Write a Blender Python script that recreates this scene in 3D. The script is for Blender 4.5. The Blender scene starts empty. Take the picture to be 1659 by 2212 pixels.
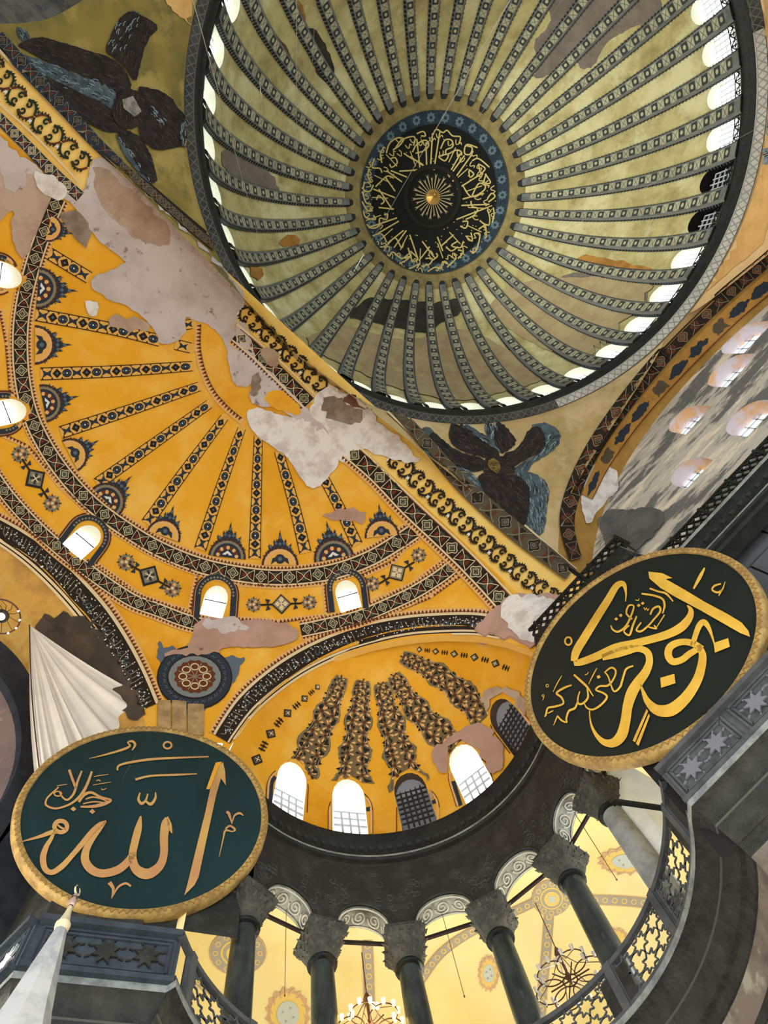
import bpy, bmesh, math, random
from math import sin, cos, pi, radians as RD, degrees, sqrt, atan2, hypot
from mathutils import Vector, Matrix
from mathutils.geometry import delaunay_2d_cdt
from mathutils.bvhtree import BVHTree
random.seed(7)
SCN = bpy.context.scene
COL = SCN.collection

# ------------------------------------------------------------------ camera
W_, H_, F_ = 1659.0, 2212.0, 1407.33
RR = [Vector((-0.6651559700211684, -0.7351536162482895, -0.13083079172068338)),
      Vector((0.743436232907122, -0.6356253505888025, -0.2080456230967836)),
      Vector((0.06978612430895911, -0.23564713918468067, 0.9693298317126169))]
CAM = Vector((15.9165, -0.9349, 1.6))
cd = bpy.data.cameras.new('camera'); cam = bpy.data.objects.new('camera', cd); COL.objects.link(cam)
cd.sensor_fit = 'HORIZONTAL'; cd.sensor_width = 36.0; cd.lens = 36.0*F_/W_; cd.clip_end = 500
m = Matrix.Identity(4)
for i in range(3):
    m[i][0] = RR[0][i]; m[i][1] = -RR[1][i]; m[i][2] = -RR[2][i]; m[i][3] = CAM[i]
cam.matrix_world = m
SCN.camera = cam
# ------------------------------------------------------------------ world, lights, exposure
wd = bpy.data.worlds.new('sky'); SCN.world = wd; wd.use_nodes = True
bg = wd.node_tree.nodes['Background']; bg.inputs[0].default_value = (0.86, 0.93, 1.0, 1); bg.inputs[1].default_value = 1.35
SCN.view_settings.view_transform = 'Standard'; SCN.view_settings.look = 'None'
SCN.view_settings.gamma = 1.0; SCN.view_settings.use_curve_mapping = False
SCN.view_settings.exposure = 0.36
def lamp(name, loc, power, color=(1, .93, .82), rad=0.6, kind='POINT'):
    l = bpy.data.lights.new(name, kind); l.energy = power; l.color = color
    l.shadow_soft_size = rad
    o = bpy.data.objects.new(name, l); o.location = loc; COL.objects.link(o); return o
# chandelier light of the nave, hung low over the floor, well below the frame
for (x, y) in ((-9, 7), (-9, -7), (0, 0), (7, 8), (8, -8), (20, 4), (22, -3)):
    lamp('nave_lamp', (x, y, 4.5), 1500, rad=1.2)
# lamps of the exedra gallery; the bema and apse lights are added, unseen fill
lamp('gallery_lamp', (27.8, -16.9, 16.2), 400, (1, .93, .8), .4)
lamp('gallery_lamp', (22.6, -18.6, 16.2), 400, (1, .94, .82), .4)
lamp('gallery_lamp', (18.2, -17.9, 16.2), 440, (.95, .97, 1), .4)
lamp('gallery_lamp', (31.0, -11.6, 16.2), 380, (1, .93, .8), .4)
lamp('bema_fill_light', (31.6, 0.8, 13.0), 1500, (1, .88, .68), .6)
lamp('apse_fill_light', (35.0, 1.5, 14.0), 900, (.95, .93, .95), .6)
# unseen spots added at the dome cornice to brighten its far side
def spot(loc, to, power, ang=75):
    o = lamp('dome_fill_spot', loc, power, (1, .97, .86), .4, 'SPOT'); o.data.spot_size = math.radians(ang); o.data.spot_blend = 1.0
    o.rotation_euler = (Vector(to)-Vector(loc)).to_track_quat('-Z', 'Y').to_euler()
spot((8.0, 11.2, 41.6), (-9, -9.5, 49), 9000)
spot((13.2, 2.0, 41.6), (-11, -7, 49), 6000)

# ------------------------------------------------------------------ helpers
def lin(c): return tuple(((v/255.)/12.92 if v/255. <= .04045 else ((v/255.+.055)/1.055)**2.4) for v in c)
MATS = {}
def mat(name, c1, c2=None, scale=1.0, lo=.4, hi=.6, rough=.85, bump=0.0, bscale=8., metal=0.0, detail=6, stretch=(1, 1, 1), c3=None, scale3=.3, lo3=.5, hi3=.6, emit=0, alpha=None):
    if name in MATS: return MATS[name]
    mt = bpy.data.materials.new(name); mt.use_nodes = True; nt = mt.node_tree; N = nt.nodes; L = nt.links
    b = N['Principled BSDF']; b.inputs['Roughness'].default_value = rough; b.inputs['Metallic'].default_value = metal
    b.inputs['Specular IOR Level'].default_value = .25
    col = (*lin(c1), 1)
    if c2 is None and c3 is None and not bump:
        b.inputs['Base Color'].default_value = col
    else:
        tc = N.new('ShaderNodeTexCoord'); mp = N.new('ShaderNodeMapping'); L.new(tc.outputs['Object'], mp.inputs[0]); mp.inputs['Scale'].default_value = stretch
        out = None
        def layer(sc, a, h, det, prev, c):
            nz = N.new('ShaderNodeTexNoise'); nz.inputs['Scale'].default_value = sc; nz.inputs['Detail'].default_value = det; nz.inputs['Roughness'].default_value = .65
            L.new(mp.outputs[0], nz.inputs['Vector'])
            mr = N.new('ShaderNodeMapRange'); mr.inputs[1].default_value = a; mr.inputs[2].default_value = h; L.new(nz.outputs[0], mr.inputs[0])
            mx = N.new('ShaderNodeMix'); mx.data_type = 'RGBA'; L.new(mr.outputs[0], mx.inputs[0])
            if isinstance(prev, tuple): mx.inputs[6].default_value = prev
            else: L.new(prev, mx.inputs[6])
            mx.inputs[7].default_value = (*lin(c), 1)
            return mx.outputs[2]
        cur = col
        if c2 is not None: cur = layer(scale, lo, hi, detail, cur, c2)
        if c3 is not None: cur = layer(scale3, lo3, hi3, detail, cur, c3)
        if isinstance(cur, tuple): b.inputs['Base Color'].default_value = cur
        else: L.new(cur, b.inputs['Base Color'])
        if bump:
            nz = N.new('ShaderNodeTexNoise'); nz.inputs['Scale'].default_value = bscale; nz.inputs['Detail'].default_value = 5; L.new(mp.outputs[0], nz.inputs['Vector'])
            bp = N.new('ShaderNodeBump'); bp.inputs['Strength'].default_value = bump; bp.inputs['Distance'].default_value = .1; L.new(nz.outputs[0], bp.inputs['Height']); L.new(bp.outputs[0], b.inputs['Normal'])
    if emit:
        b.inputs['Emission Color'].default_value = (*lin(c1), 1); b.inputs['Emission Strength'].default_value = emit
    MATS[name] = mt; return mt

def ray(px, py):
    v = RR[0]*((px-W_/2)/F_) + RR[1]*((py-H_/2)/F_) + RR[2]
    return v.normalized()
def atz(px, py, z):
    v = ray(px, py); return CAM + v*((z-CAM.z)/v.z)
def aty(px, py, y):
    v = ray(px, py); return CAM + v*((y-CAM.y)/v.y)
def atplane(px, py, c, n):
    v = ray(px, py); return CAM + v*((c-CAM).dot(n)/v.dot(n))

class MB:
    def __init__(s): s.v = []; s.f = []; s.m = []
    def add(s, vs, fs, mi=0):
        o = len(s.v); s.v += [tuple(v) for v in vs]; s.f += [tuple(i+o for i in f) for f in fs]; s.m += [mi]*len(fs)
    def quad(s, a, b, c, d, mi=0): s.add([a, b, c, d], [(0, 1, 2, 3)], mi)
    def box(s, c, u, v, w, mi=0):          # centre and three half-axis vectors
        c = Vector(c); P = [c+u*i+v*j+w*k for i in (-1, 1) for j in (-1, 1) for k in (-1, 1)]
        s.add(P, [(0, 1, 3, 2), (4, 6, 7, 5), (0, 4, 5, 1), (2, 3, 7, 6), (0, 2, 6, 4), (1, 5, 7, 3)], mi)
    def bar(s, a, b, hw, hh=None, mi=0, up=Vector((0, 0, 1))):
        a = Vector(a); b = Vector(b); d = b-a; L = d.length
        if L < 1e-6: return
        d /= L; hh = hw if hh is None else hh
        r = d.cross(up)
        if r.length < 1e-3: r = d.cross(Vector((1, 0, 0)))
        r.normalize(); t = r.cross(d).normalized()
        s.box((a+b)/2, d*(L/2), r*hw, t*hh, mi)
    def tube(s, pts, r, n=6, mi=0, closed=False):
        pts = [Vector(p) for p in pts]; rings = []; N = len(pts)
        for i, p in enumerate(pts):
            t = (pts[(i+1) % N]-pts[i-1]) if closed else (pts[min(i+1, N-1)]-pts[max(i-1, 0)])
            t.normalize(); a = t.cross(Vector((0, 0, 1)))
            if a.length < .05: a = t.cross(Vector((1, 0, 0)))
            a.normalize(); b = t.cross(a); rr = r[i] if isinstance(r, (list, tuple)) else r
            rings += [p+a*(rr*cos(2*pi*k/n))+b*(rr*sin(2*pi*k/n)) for k in range(n)]
        F = []
        for i in range(N if closed else N-1):
            j = (i+1) % N
            for k in range(n): F.append((i*n+k, i*n+(k+1) % n, j*n+(k+1) % n, j*n+k))
        if not closed: F += [tuple(range(n-1, -1, -1)), tuple((N-1)*n+k for k in range(n))]
        s.add(rings, F, mi)
    def lathe(s, c, prof, n=20, mi=0, a0=0, a1=2*pi, ex=1.0):
        c = Vector(c); full = abs(a1-a0-2*pi) < 1e-6; M = n if full else n+1; V = []; F = []
        for (r, z) in prof:
            for k in range(M):
                a = a0+(a1-a0)*k/n; V.append(c+Vector((r*cos(a)*ex, r*sin(a), z)))
        for i in range(len(prof)-1):
            for k in range(n): k2 = (k+1) % M; F.append((i*M+k, i*M+k2, (i+1)*M+k2, (i+1)*M+k))
        s.add(V, F, mi)
    def grid(s, fn, nu, nv, mi=0):
        V = [fn(i/nu, j/nv) for j in range(nv+1) for i in range(nu+1)]
        F = [(j*(nu+1)+i, j*(nu+1)+i+1, (j+1)*(nu+1)+i+1, (j+1)*(nu+1)+i) for j in range(nv) for i in range(nu)]
        s.add(V, F, mi)
    def build(s, name, mats, parent=None, smooth=True, **kw):
        me = bpy.data.meshes.new(name); me.from_pydata(s.v, [], s.f)
        mats = mats if isinstance(mats, (list, tuple)) else [mats]
        for q in mats: me.materials.append(q)
        me.polygons.foreach_set('material_index', s.m)
        if smooth: me.polygons.foreach_set('use_smooth', [True]*len(s.f))
        me.update()
        o = bpy.data.objects.new(name, me); COL.objects.link(o)
        if parent: o.parent = parent
        for k, v in kw.items(): o[k] = v
        if smooth:
            try:
                me.set_sharp_from_angle(angle=RD(35))
            except Exception: pass
        return o
def thing(name, label, cat, group=None, loc=None):
    o = bpy.data.objects.new(name, None); COL.objects.link(o); o['label'] = label; o['category'] = cat; o.empty_display_size = .2
    if group: o['group'] = group
    return o
def tag(o, label, cat, group=None):
    o['label'] = label; o['category'] = cat
    if group: o['group'] = group
    return o

def inpoly(x, y, loops):
    return inpoly1(x, y, loops[:1]) and not any(inpoly1(x, y, [h]) for h in loops[1:])
def inpoly1(x, y, loops):
    c = False
    for P in loops:
        j = len(P)-1
        for i in range(len(P)):
            xi, yi = P[i]; xj, yj = P[j]
            if (yi > y) != (yj > y) and x < (xj-xi)*(y-yi)/(yj-yi)+xi: c = not c
            j = i
    return c
def subdiv(P, step, closed=True):
    out = []; n = len(P)
    for i in range(n if closed else n-1):
        a = P[i]; b = P[(i+1) % n]; k = max(1, int(hypot(b[0]-a[0], b[1]-a[1])/step+.5))
        out += [(a[0]+(b[0]-a[0])*q/k, a[1]+(b[1]-a[1])*q/k) for q in range(k)]
    if not closed: out.append(tuple(P[-1]))
    return out
def cdt(loops, step, grid=True):
    vs = []; es = []
    for P in loops:
        P = subdiv(P, step); o = len(vs); vs += [Vector(p) for p in P]; es += [(o+i, o+(i+1) % len(P)) for i in range(len(P))]
    xs = [v.x for v in vs]; ys = [v.y for v in vs]
    if grid:
        nb = vs[:]
        x = min(xs)+step*.5
        r = 0
        while x < max(xs):
            y = min(ys)+step*(.3+.5*(r % 2))
            while y < max(ys):
                if inpoly(x, y, loops): vs.append(Vector((x, y)))
                y += step
            x += step*.87; r += 1
    V, E, F, *_ = delaunay_2d_cdt(vs, es, [], 0, 1e-6)
    T = [f for f in F if inpoly(sum(V[i].x for i in f)/len(f), sum(V[i].y for i in f)/len(f), loops)]
    return V, T
def smoothloop(P, it=2):
    for _ in range(it):
        Q = []
        for i in range(len(P)):
            a = P[i]; b = P[(i+1) % len(P)]
            Q += [(a[0]*.75+b[0]*.25, a[1]*.75+b[1]*.25), (a[0]*.25+b[0]*.75, a[1]*.25+b[1]*.75)]
        P = Q
    return P
def rough(P, amp, step, seed=1):
    rnd = random.Random(seed); P = subdiv(P, step); Q = []
    n = len(P); ph = [(rnd.uniform(0, 6.3), rnd.choice((3, 5, 7, 11, 17))) for _ in range(5)]
    for i, p in enumerate(P):
        a = P[i-1]; b = P[(i+1) % n]; t = (b[0]-a[0], b[1]-a[1]); l = hypot(*t) or 1
        w = amp*((rnd.random()-.5)*.9+sum(sin(q+2*pi*f*i/n) for q, f in ph)*.28)
        Q.append((p[0]-t[1]/l*w, p[1]+t[0]/l*w))
    return Q
def crv(P, n=8):                          # Catmull-Rom through points (any tuple length)
    out = []
    for i in range(len(P)-1):
        p0 = P[max(i-1, 0)]; p1 = P[i]; p2 = P[i+1]; p3 = P[min(i+2, len(P)-1)]
        for k in range(n):
            t = k/n; out.append(tuple(.5*((2*b)+(-a+c)*t+(2*a-5*b+4*c-d)*t*t+(-a+3*b-3*c+d)*t**3) for a, b, c, d in zip(p0, p1, p2, p3)))
    out.append(tuple(P[-1])); return out
def crop(off, sc):
    return lambda P: [(off[0]+p[0]*sc, off[1]+p[1]*sc) + tuple(v*sc for v in p[2:]) for p in P]

class Surf:                               # what a painted ornament lies on
    def __init__(s, objs):
        V = []; F = []
        for o in objs:
            k = len(V); V += [v.co.copy() for v in o.data.vertices]; F += [tuple(i+k for i in p.vertices) for p in o.data.polygons]
        s.t = BVHTree.FromPolygons(V, F)
    def hit(s, px, py, off=.02):
        d = ray(px, py); h, n, _, _ = s.t.ray_cast(CAM, d)
        if h is None: return None
        if n.dot(d) > 0: n = -n
        return h + n*off
class Plane:
    def __init__(s, c, n): s.c = Vector(c); s.n = Vector(n)
    def hit(s, px, py, off=.02): return atplane(px, py, s.c, s.n) + s.n*off
class Paint:                              # collects polygons given in photo pixels and lays them on a surface
    def __init__(s, surf, base=.02): s.S = surf; s.b = MB(); s.base = base
    def poly(s, loops, mi=0, lv=0, step=14):
        if loops and isinstance(loops[0][0], (int, float)): loops = [loops]
        V, T = cdt(loops, step, grid=True)
        P = [s.S.hit(v.x, v.y, s.base+.012*lv) for v in V]
        idx = {}; vs = []; fs = []
        for t in T:
            if any(P[i] is None for i in t): continue
            q = [P[i] for i in t]
            if max((q[0]-q[1]).length, (q[1]-q[2]).length, (q[2]-q[0]).length) > 3.0: continue
            f = []
            for i in t:
                if i not in idx: idx[i] = len(vs); vs.append(P[i])
                f.append(idx[i])
            fs.append(f)
        s.b.add(vs, fs, mi)
    def fan(s, pts, mi=0, lv=0):          # small convex-ish polygon
        P = [s.S.hit(p[0], p[1], s.base+.012*lv) for p in pts]
        if any(p is None for p in P): return
        if (P[0]-P[len(P)//2]).length > 3: return
        s.b.add(P, [tuple(range(len(P)))], mi)
    def stroke(s, pts, w, mi=0, lv=0, closed=False, taper=False):
        n = len(pts); V = []; ok = []
        for i, p in enumerate(pts):
            if closed: a = pts[i-1]; b = pts[(i+1) % n]
            else: a = pts[max(i-1, 0)]; b = pts[min(i+1, n-1)]
            tx, ty = b[0]-a[0], b[1]-a[1]; l = hypot(tx, ty) or 1
            ww = (p[2] if len(p) > 2 else w)/2
            if taper: ww *= max(.15, sin(pi*(i+.3)/(n-.4)))
            for sg in (-1, 1):
                V.append(s.S.hit(p[0]-sg*ty/l*ww, p[1]+sg*tx/l*ww, s.base+.012*lv))
        F = []
        for i in range(n if closed else n-1):
            j = (i+1) % n; q = (2*i, 2*i+1, 2*j+1, 2*j)
            if any(V[k] is None for k in q): continue
            if (V[q[0]]-V[q[2]]).length > 3: continue
            F.append(q)
        V = [v if v is not None else CAM for v in V]
        if F:
            use = sorted({k for f in F for k in f}); mp = {k: i for i, k in enumerate(use)}
            s.b.add([V[k] for k in use], [tuple(mp[k] for k in f) for f in F], mi)
    def build(s, name, mats, parent, **kw): 
        if not s.b.f: return None
        return s.b.build(name, mats, parent, **kw)
class Path:                               # a band's centre line in photo pixels, with widths
    def __init__(s, pts, n=10):
        s.p = crv(pts, n) if len(pts) > 2 else crv([pts[0], tuple((a+b)/2 for a, b in zip(*pts)), pts[1]], n)
        s.d = [0]
        for a, b in zip(s.p, s.p[1:]): s.d.append(s.d[-1]+hypot(b[0]-a[0], b[1]-a[1]))
        s.L = s.d[-1]
    def at(s, u, v):                      # u in pixels along, v in band widths across
        u = min(max(u, 0), s.L); i = 0
        lo, hi = 0, len(s.d)-2
        while lo < hi:
            mid = (lo+hi+1)//2
            if s.d[mid] <= u: lo = mid
            else: hi = mid-1
        i = lo; t = (u-s.d[i])/((s.d[i+1]-s.d[i]) or 1)
        a, b = s.p[i], s.p[i+1]; c = s.p[max(i-1, 0)]; e = s.p[min(i+2, len(s.p)-1)]
        t0 = (b[0]-c[0], b[1]-c[1]); t1 = (e[0]-a[0], e[1]-a[1]); tx = t0[0]*(1-t)+t1[0]*t; ty = t0[1]*(1-t)+t1[1]*t
        l = hypot(tx, ty) or 1; w = a[2]*(1-t)+b[2]*t
        return (a[0]+(b[0]-a[0])*t - ty/l*v*w, a[1]+(b[1]-a[1])*t + tx/l*v*w)
    def w(s, u):
        p = s.p[min(len(s.p)-1, int(u/max(s.L, 1)*len(s.p)))]; return p[2]
# ------------------------------------------------------------------ materials of the shell
G_DOME = mat('dome_gold_mosaic', (190, 182, 128), (142, 130, 82), scale=.7, lo=.42, hi=.75, bump=.25, bscale=6, stretch=(1, 1, 1), c3=(210, 206, 160), scale3=.25, lo3=.5, hi3=.62)
G_RIM = mat('dome_stucco', (150, 138, 92), (110, 98, 58), scale=1.2, lo=.4, hi=.7)
M_GOLD = mat('golden_painted_plaster', (234, 170, 42), (240, 188, 84), scale=.45, lo=.45, hi=.66, c3=(220, 150, 18), scale3=.18, lo3=.5, hi3=.68)
M_GOLDL = mat('pale_golden_plaster', (236, 186, 92), (226, 170, 74), scale=.6, lo=.4, hi=.7)
M_YEL = mat('yellow_arch_paint', (243, 206, 118), (236, 186, 84), scale=.5, lo=.4, hi=.65)
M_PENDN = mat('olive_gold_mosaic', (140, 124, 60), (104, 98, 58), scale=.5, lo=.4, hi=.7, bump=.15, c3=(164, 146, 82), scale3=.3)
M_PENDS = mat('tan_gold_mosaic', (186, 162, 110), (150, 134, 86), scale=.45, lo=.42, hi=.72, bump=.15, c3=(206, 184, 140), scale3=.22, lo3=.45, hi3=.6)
M_STONE = mat('dark_carved_marble', (44, 46, 44), (66, 68, 64), scale=1.5, lo=.45, hi=.75, bump=.6, bscale=5, rough=.6)
M_BLK = mat('black_cornice_marble', (26, 29, 27), (40, 43, 40), scale=2, lo=.45, hi=.7, bump=.3, rough=.5)
M_GRY = mat('grey_marble', (96, 100, 102), (74, 80, 84), scale=.9, lo=.4, hi=.7, bump=.2, c3=(120, 122, 122), scale3=2.3, lo3=.55, hi3=.7, rough=.6)
M_LT = mat('pale_marble_fillet', (150, 156, 150), (112, 118, 112), scale=1.5)
M_PATCH = mat('bare_lime_plaster', (200, 190, 188), (180, 168, 164), scale=.6, lo=.42, hi=.66, c3=(138, 122, 114), scale3=1.7, lo3=.6, hi3=.68)
M_PATCHB = mat('stained_brown_plaster', (178, 154, 134), (152, 126, 104), scale=.8, lo=.4, hi=.7, c3=(188, 166, 146), scale3=.35)
M_SKYG = mat('bright_window_glass', (240, 247, 255), emit=1.35)
M_SKYD = mat('bright_dome_window_glass', (246, 250, 250), emit=3.0)
M_LAT = mat('white_window_lattice', (206, 214, 220), rough=.6)
M_DLAT = mat('dark_window_lattice', (52, 52, 54))
M_REV = mat('cream_window_reveal', (240, 240, 224), (228, 226, 204), scale=1)  # near white: daylight on the reveals is put into the colour
M_DREV = mat('black_window_reveal', (14, 13, 12))  # even black, for reveals and panes of two dome windows

# ------------------------------------------------------------------ main dome
KD = 1.03
DC = Vector((CAM.x+(-.7944-CAM.x)*KD, CAM.y+(-.1305-CAM.y)*KD)); DRX, DRY, DZ0, DZ1 = 15.5583*KD, 14.8358*KD, 1.6+(39.4525-1.6)*KD, 1.6+(53.9701-1.6)*KD
ZR = DZ0-39.4525
def DOME(phi, t, off=0.0):
    p = RD(phi); e = RD(t)
    P = Vector((DC.x+DRX*cos(p)*cos(e), DC.y+DRY*sin(p)*cos(e), DZ0+(DZ1-DZ0)*sin(e)))
    if off:
        n = Vector((cos(p)*cos(e)/DRX, sin(p)*cos(e)/DRY, sin(e)/(DZ1-DZ0))).normalized(); P -= n*off
    return P
dome = thing('main_dome', 'great ribbed dome at upper right with rim windows and a round inscription at its crown', 'dome')
WT0, WT1, WHW = 2.2, 12.5, 2.75       # window sill, top, half width in degrees
def bay_loops(c):
    outer = [(c-4.5, 0), (c+4.5, 0), (c+4.5, 64), (c-4.5, 64)]
    win = [(c-WHW, WT0), (c+WHW, WT0)] + [(c+WHW*cos(a), WT1-3.2+3.2*sin(a)) for a in [i*pi/12 for i in range(13)]]
    return outer, win
V0, T0 = None, None
o_, w_ = bay_loops(0); V0, T0 = cdt([o_, w_], 1.5)
PHI0 = 1.0
for k in range(40):
    c = 9*k+PHI0-180
    b = MB(); b.add([DOME(c+v.x, v.y) for v in V0], T0)
    b.build('dome_web', G_DOME, dome)
# crown cap of the vault
b = MB(); b.grid(lambda u, v: DOME(u*360, 63.5+v*26.4), 80, 10); b.build('crown_cap', G_RIM, dome)
rv = MB(); rvd = MB(); gl = MB(); gld = MB()
for k in range(40):
    c = 9*k+PHI0-180; _, w = bay_loops(c)
    w = subdiv(w, 1.2)
    dark = (-120 < c < -110) or (-129 < c < -120)
    depth = 0.75
    def outp(p): 
        q = DOME(p[0], p[1]); r = Vector((cos(RD(p[0])), sin(RD(p[0])), 0)); return q+r*(depth+ .6*sin(RD(p[1]))*0)
    V = [DOME(*p) for p in w]+[outp(p) for p in w]; n = len(w)
    m_ = MB(); m_.add(V, [(i, (i+1) % n, n+(i+1) % n, n+i) for i in range(n)]); rev = m_.build('window_reveal', M_DREV if dark else M_REV, dome)
    g = MB(); g.add([outp(p) for p in w], [tuple(range(n))]); g.build('pane', M_DREV if dark else M_SKYD, rev, smooth=False)
    l = MB()
    for q in range(-2, 3):
        x = c+q*WHW/2.5; zt = WT1-.4-abs(q)*.5; l.bar(outp((x, WT0))-Vector((cos(RD(c)), sin(RD(c)), 0))*.1, outp((x, zt))-Vector((cos(RD(c)), sin(RD(c)), 0))*.1, .035)
    for q in range(1, 7):
        t = WT0+q*(WT1-WT0)/7; hw = WHW if q < 5 else WHW*.8; rr = Vector((cos(RD(c)), sin(RD(c)), 0))*.1
        l.bar(outp((c-hw, t))-rr, outp((c+hw, t))-rr, .035)
    l.build('window_lattice', M_LAT, rev, smooth=False)
# ribs, each with its painted chequers
RIBC = mat('rib_grey_stucco', (122, 126, 122), (96, 100, 98), scale=1.2); RIBD = mat('rib_black_border', (42, 46, 50)); RIBL = mat('rib_pale_square', (182, 182, 150), (158, 158, 130), scale=.5)
RIBP = mat('rib_dark_square', (58, 62, 60)); RIBS = mat('rib_scallop', (126, 128, 122)); RIBB = mat('rib_blue_grey', (82, 90, 98))
def rib_mesh(c, seed):
    rnd = random.Random(seed); b = MB(); ts = [1+i*(64.3-1)/48 for i in range(49)]
    def hw(t): return .52*(1-.47*max(0, (t-5)/60)**1.1)/(DRX*max(.3, cos(RD(t)))) * 57.3
    def P(s, t, o): return DOME(c+s*hw(t), t, o)
    prof = [(-1.12, .0, 0), (-1.0, .16, 1), (-.78, .24, 0), (.78, .24, 1), (1.0, .16, 0), (1.12, 0., 0)]
    prof = [(-1.1, -.02), (-1.0, .17), (-.8, .26), (.8, .26), (1.0, .17), (1.1, -.02)]
    V = []; F = []; Mi = []
    for t in ts:
        for s, o in prof: V.append(P(s, t, o))
    n = len(prof); mi = [1, 1, 0, 4, 1]
    for i in range(len(ts)-1):
        for j in range(n-1): b.add([V[i*n+j], V[i*n+j+1], V[(i+1)*n+j+1], V[(i+1)*n+j]], [(0, 1, 2, 3)], mi[j])
    # end knob
    e = [P(s, 64.3, o) for s, o in prof] + [P(s*.6, 65.6, o*.8) for s, o in prof]
    b.add(e, [(j, j+1, n+j+1, n+j) for j in range(n-1)], 1)
    # squares
    t = 4.0; k = 0
    while t < 62:
        dt = 1.55*(1-.25*t/64); w = .5
        if k % 2 == 0:
            def sq(f, o, m): b.add([P(-w*f, t-dt*f/2, o), P(w*f, t-dt*f/2, o), P(w*f, t+dt*f/2, o), P(-w*f, t+dt*f/2, o)], [(0, 1, 2, 3)], m)
            sq(1.15, .275, 3); b.add([P(w*.62*cos(a), t+dt*.31*sin(a), .287) for a in [q*pi/4 for q in range(8)]], [tuple(range(8))], 2)
        else:
            b.add([P(-.62, t-dt*.6, .27), P(.62, t-dt*.6, .27), P(.62, t+dt*.6, .27), P(-.62, t+dt*.6, .27)], [(0, 1, 2, 3)], 2)
            for a, d2 in ((-1, 1), (1, -1)):
                b.add([P(-.6*a, t-dt*.5, .283), P(-.6*a+.12, t-dt*.5, .283), P(.6*a+.12, t+dt*.5, .283), P(.6*a, t+dt*.5, .283)], [(0, 1, 2, 3)], 5)
        # scalloped, toothed edge
        t += dt*1.28; k += 1
    t = 3.0
    while t < 63:
        for sd in (-1, 1):
            b.add([P(sd*1.0, t, .2), P(sd*1.0, t+.55, .2), P(sd*1.3, t+.27, .02)], [(0, 1, 2)], 5 if sd > 0 else 4)
            b.add([P(sd*.82, t, .275), P(sd*.82, t+.5, .275), P(sd*.97, t+.25, .2)], [(0, 1, 2)], 4)
        t += 1.0
    return b
for k in range(40):
    rib_mesh(9*k+PHI0-175.5, k).build('rib', [RIBC, RIBD, RIBL, RIBP, RIBS, RIBB], dome, smooth=False)
# medallion at the crown (lies just under the cap)
def MP(a, r, o=.12):                    # a in radians, r in metres from the axis
    t = degrees(math.acos(min(1, r/DRX))); return DOME(degrees(a), t, o)
def ring(b, r0, r1, o, mi, n=96, nr=4):
    b.grid(lambda u, v: MP(u*2*pi, r0+(r1-r0)*v, o), n, nr, mi)
b = MB(); BLU = mat('medallion_blue_ring', (34, 48, 60), (46, 62, 74), scale=2); BK = mat('medallion_black_ground', (17, 21, 18)); BL2 = mat('medallion_pale_blue', (92, 114, 124)); GLD = mat('medallion_gilding', (196, 180, 112), rough=.45, metal=.2)
ring(b, 5.05, 5.95, .10, 0); ring(b, .1, 5.08, .13, 1, nr=6)
NS = 30
for k in range(NS):
    a = 2*pi*k/NS; 
    V = []
    for q in range(16):
        rr = .26 if q % 2 else .36; an = q*pi/8; V.append(MP(a+rr*cos(an)/5.5, 5.5+rr*sin(an), .14))
    b.add(V, [tuple(range(16))], 2)
    V = [MP(a+.12*cos(q*pi/4)/5.5, 5.5+.12*sin(q*pi/4), .155) for q in range(8)]; b.add(V, [tuple(range(8))], 0)
med = b.build('medallion', [BLU, BK, BL2], dome)
b = MB(); b.grid(lambda u, v: MP(u*2*pi, 2.0+.46*v, .16+.16*sin(pi*v)), 64, 6); b.build('medallion_ring', mat('ring_dark_moulding', (28, 29, 24)), med)
b = MB()
for k in range(28):
    a = 2*pi*k/28+.05; l = 1.75 if k % 2 else 1.5
    b.add([MP(a-.05, .35, .2), MP(a+.05, .35, .2), MP(a+.035, l*.8, .2), MP(a+.06, l, .2), MP(a, l*.9, .2), MP(a-.06, l, .2), MP(a-.035, l*.8, .2)], [tuple(range(7))])
b.build('gilded_rays', mat('ray_gilding', (170, 156, 118)), med)
b = MB(); b.lathe(MP(0, .01, .2)*.5+MP(pi, .01, .2)*.5, [(.02, -.9), (.1, -.86), (.16, -.75), (.08, -.62), (.05, -.3), (.3, -.1), (.55, 0)], 16); b.build('boss', mat('boss_bronze', (190, 150, 80), rough=.35, metal=.6), med)

# dome cornice, its railing and the painted ring under it
def relp(phi, r, z):                     # ellipse offset inward by r
    p = RD(phi); return Vector((DC.x+(DRX-r)*cos(p), DC.y+(DRY-r)*sin(p), z))
corn = thing('dome_cornice', 'black marble cornice ring running round the foot of the great ribbed dome', 'cornice')
prof = [(r, z+ZR) for r, z in [(-.9, 39.95), (.0, 39.95), (.12, 39.8), (.12, 39.6), (.02, 39.5), (-.05, 39.25), (-.14, 39.0), (-.2, 38.95)]]
b = MB(); b.grid(lambda u, v: relp(u*360, prof[int(round(v*7))][0], prof[int(round(v*7))][1]), 160, 7); b.build('moulding', M_BLK, corn)
b = MB(); b.grid(lambda u, v: relp(u*360, .125+.02, 39.82+ZR-.06*v), 160, 1); b.build('lip', M_LT if False else mat('cornice_lip', (60, 70, 66)), corn)
rail = thing('dome_railing', 'low black iron railing with lattice standing on the rim cornice of the great dome', 'railing')
b = MB()
for k in range(160):
    a = k*2.25; b.bar(relp(a, -.15, 39.95+ZR), relp(a, -.15, 40.75+ZR), .03)
    b.bar(relp(a, -.15, 40.0+ZR), relp(a+2.25, -.15, 40.7+ZR), .025); b.bar(relp(a+2.25, -.15, 40.0+ZR), relp(a, -.15, 40.7+ZR), .025)
for z in (40.02, 40.38, 40.75): b.tube([relp(a*3, -.15, z+ZR) for a in range(120)], .035, 4, closed=True)
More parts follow.
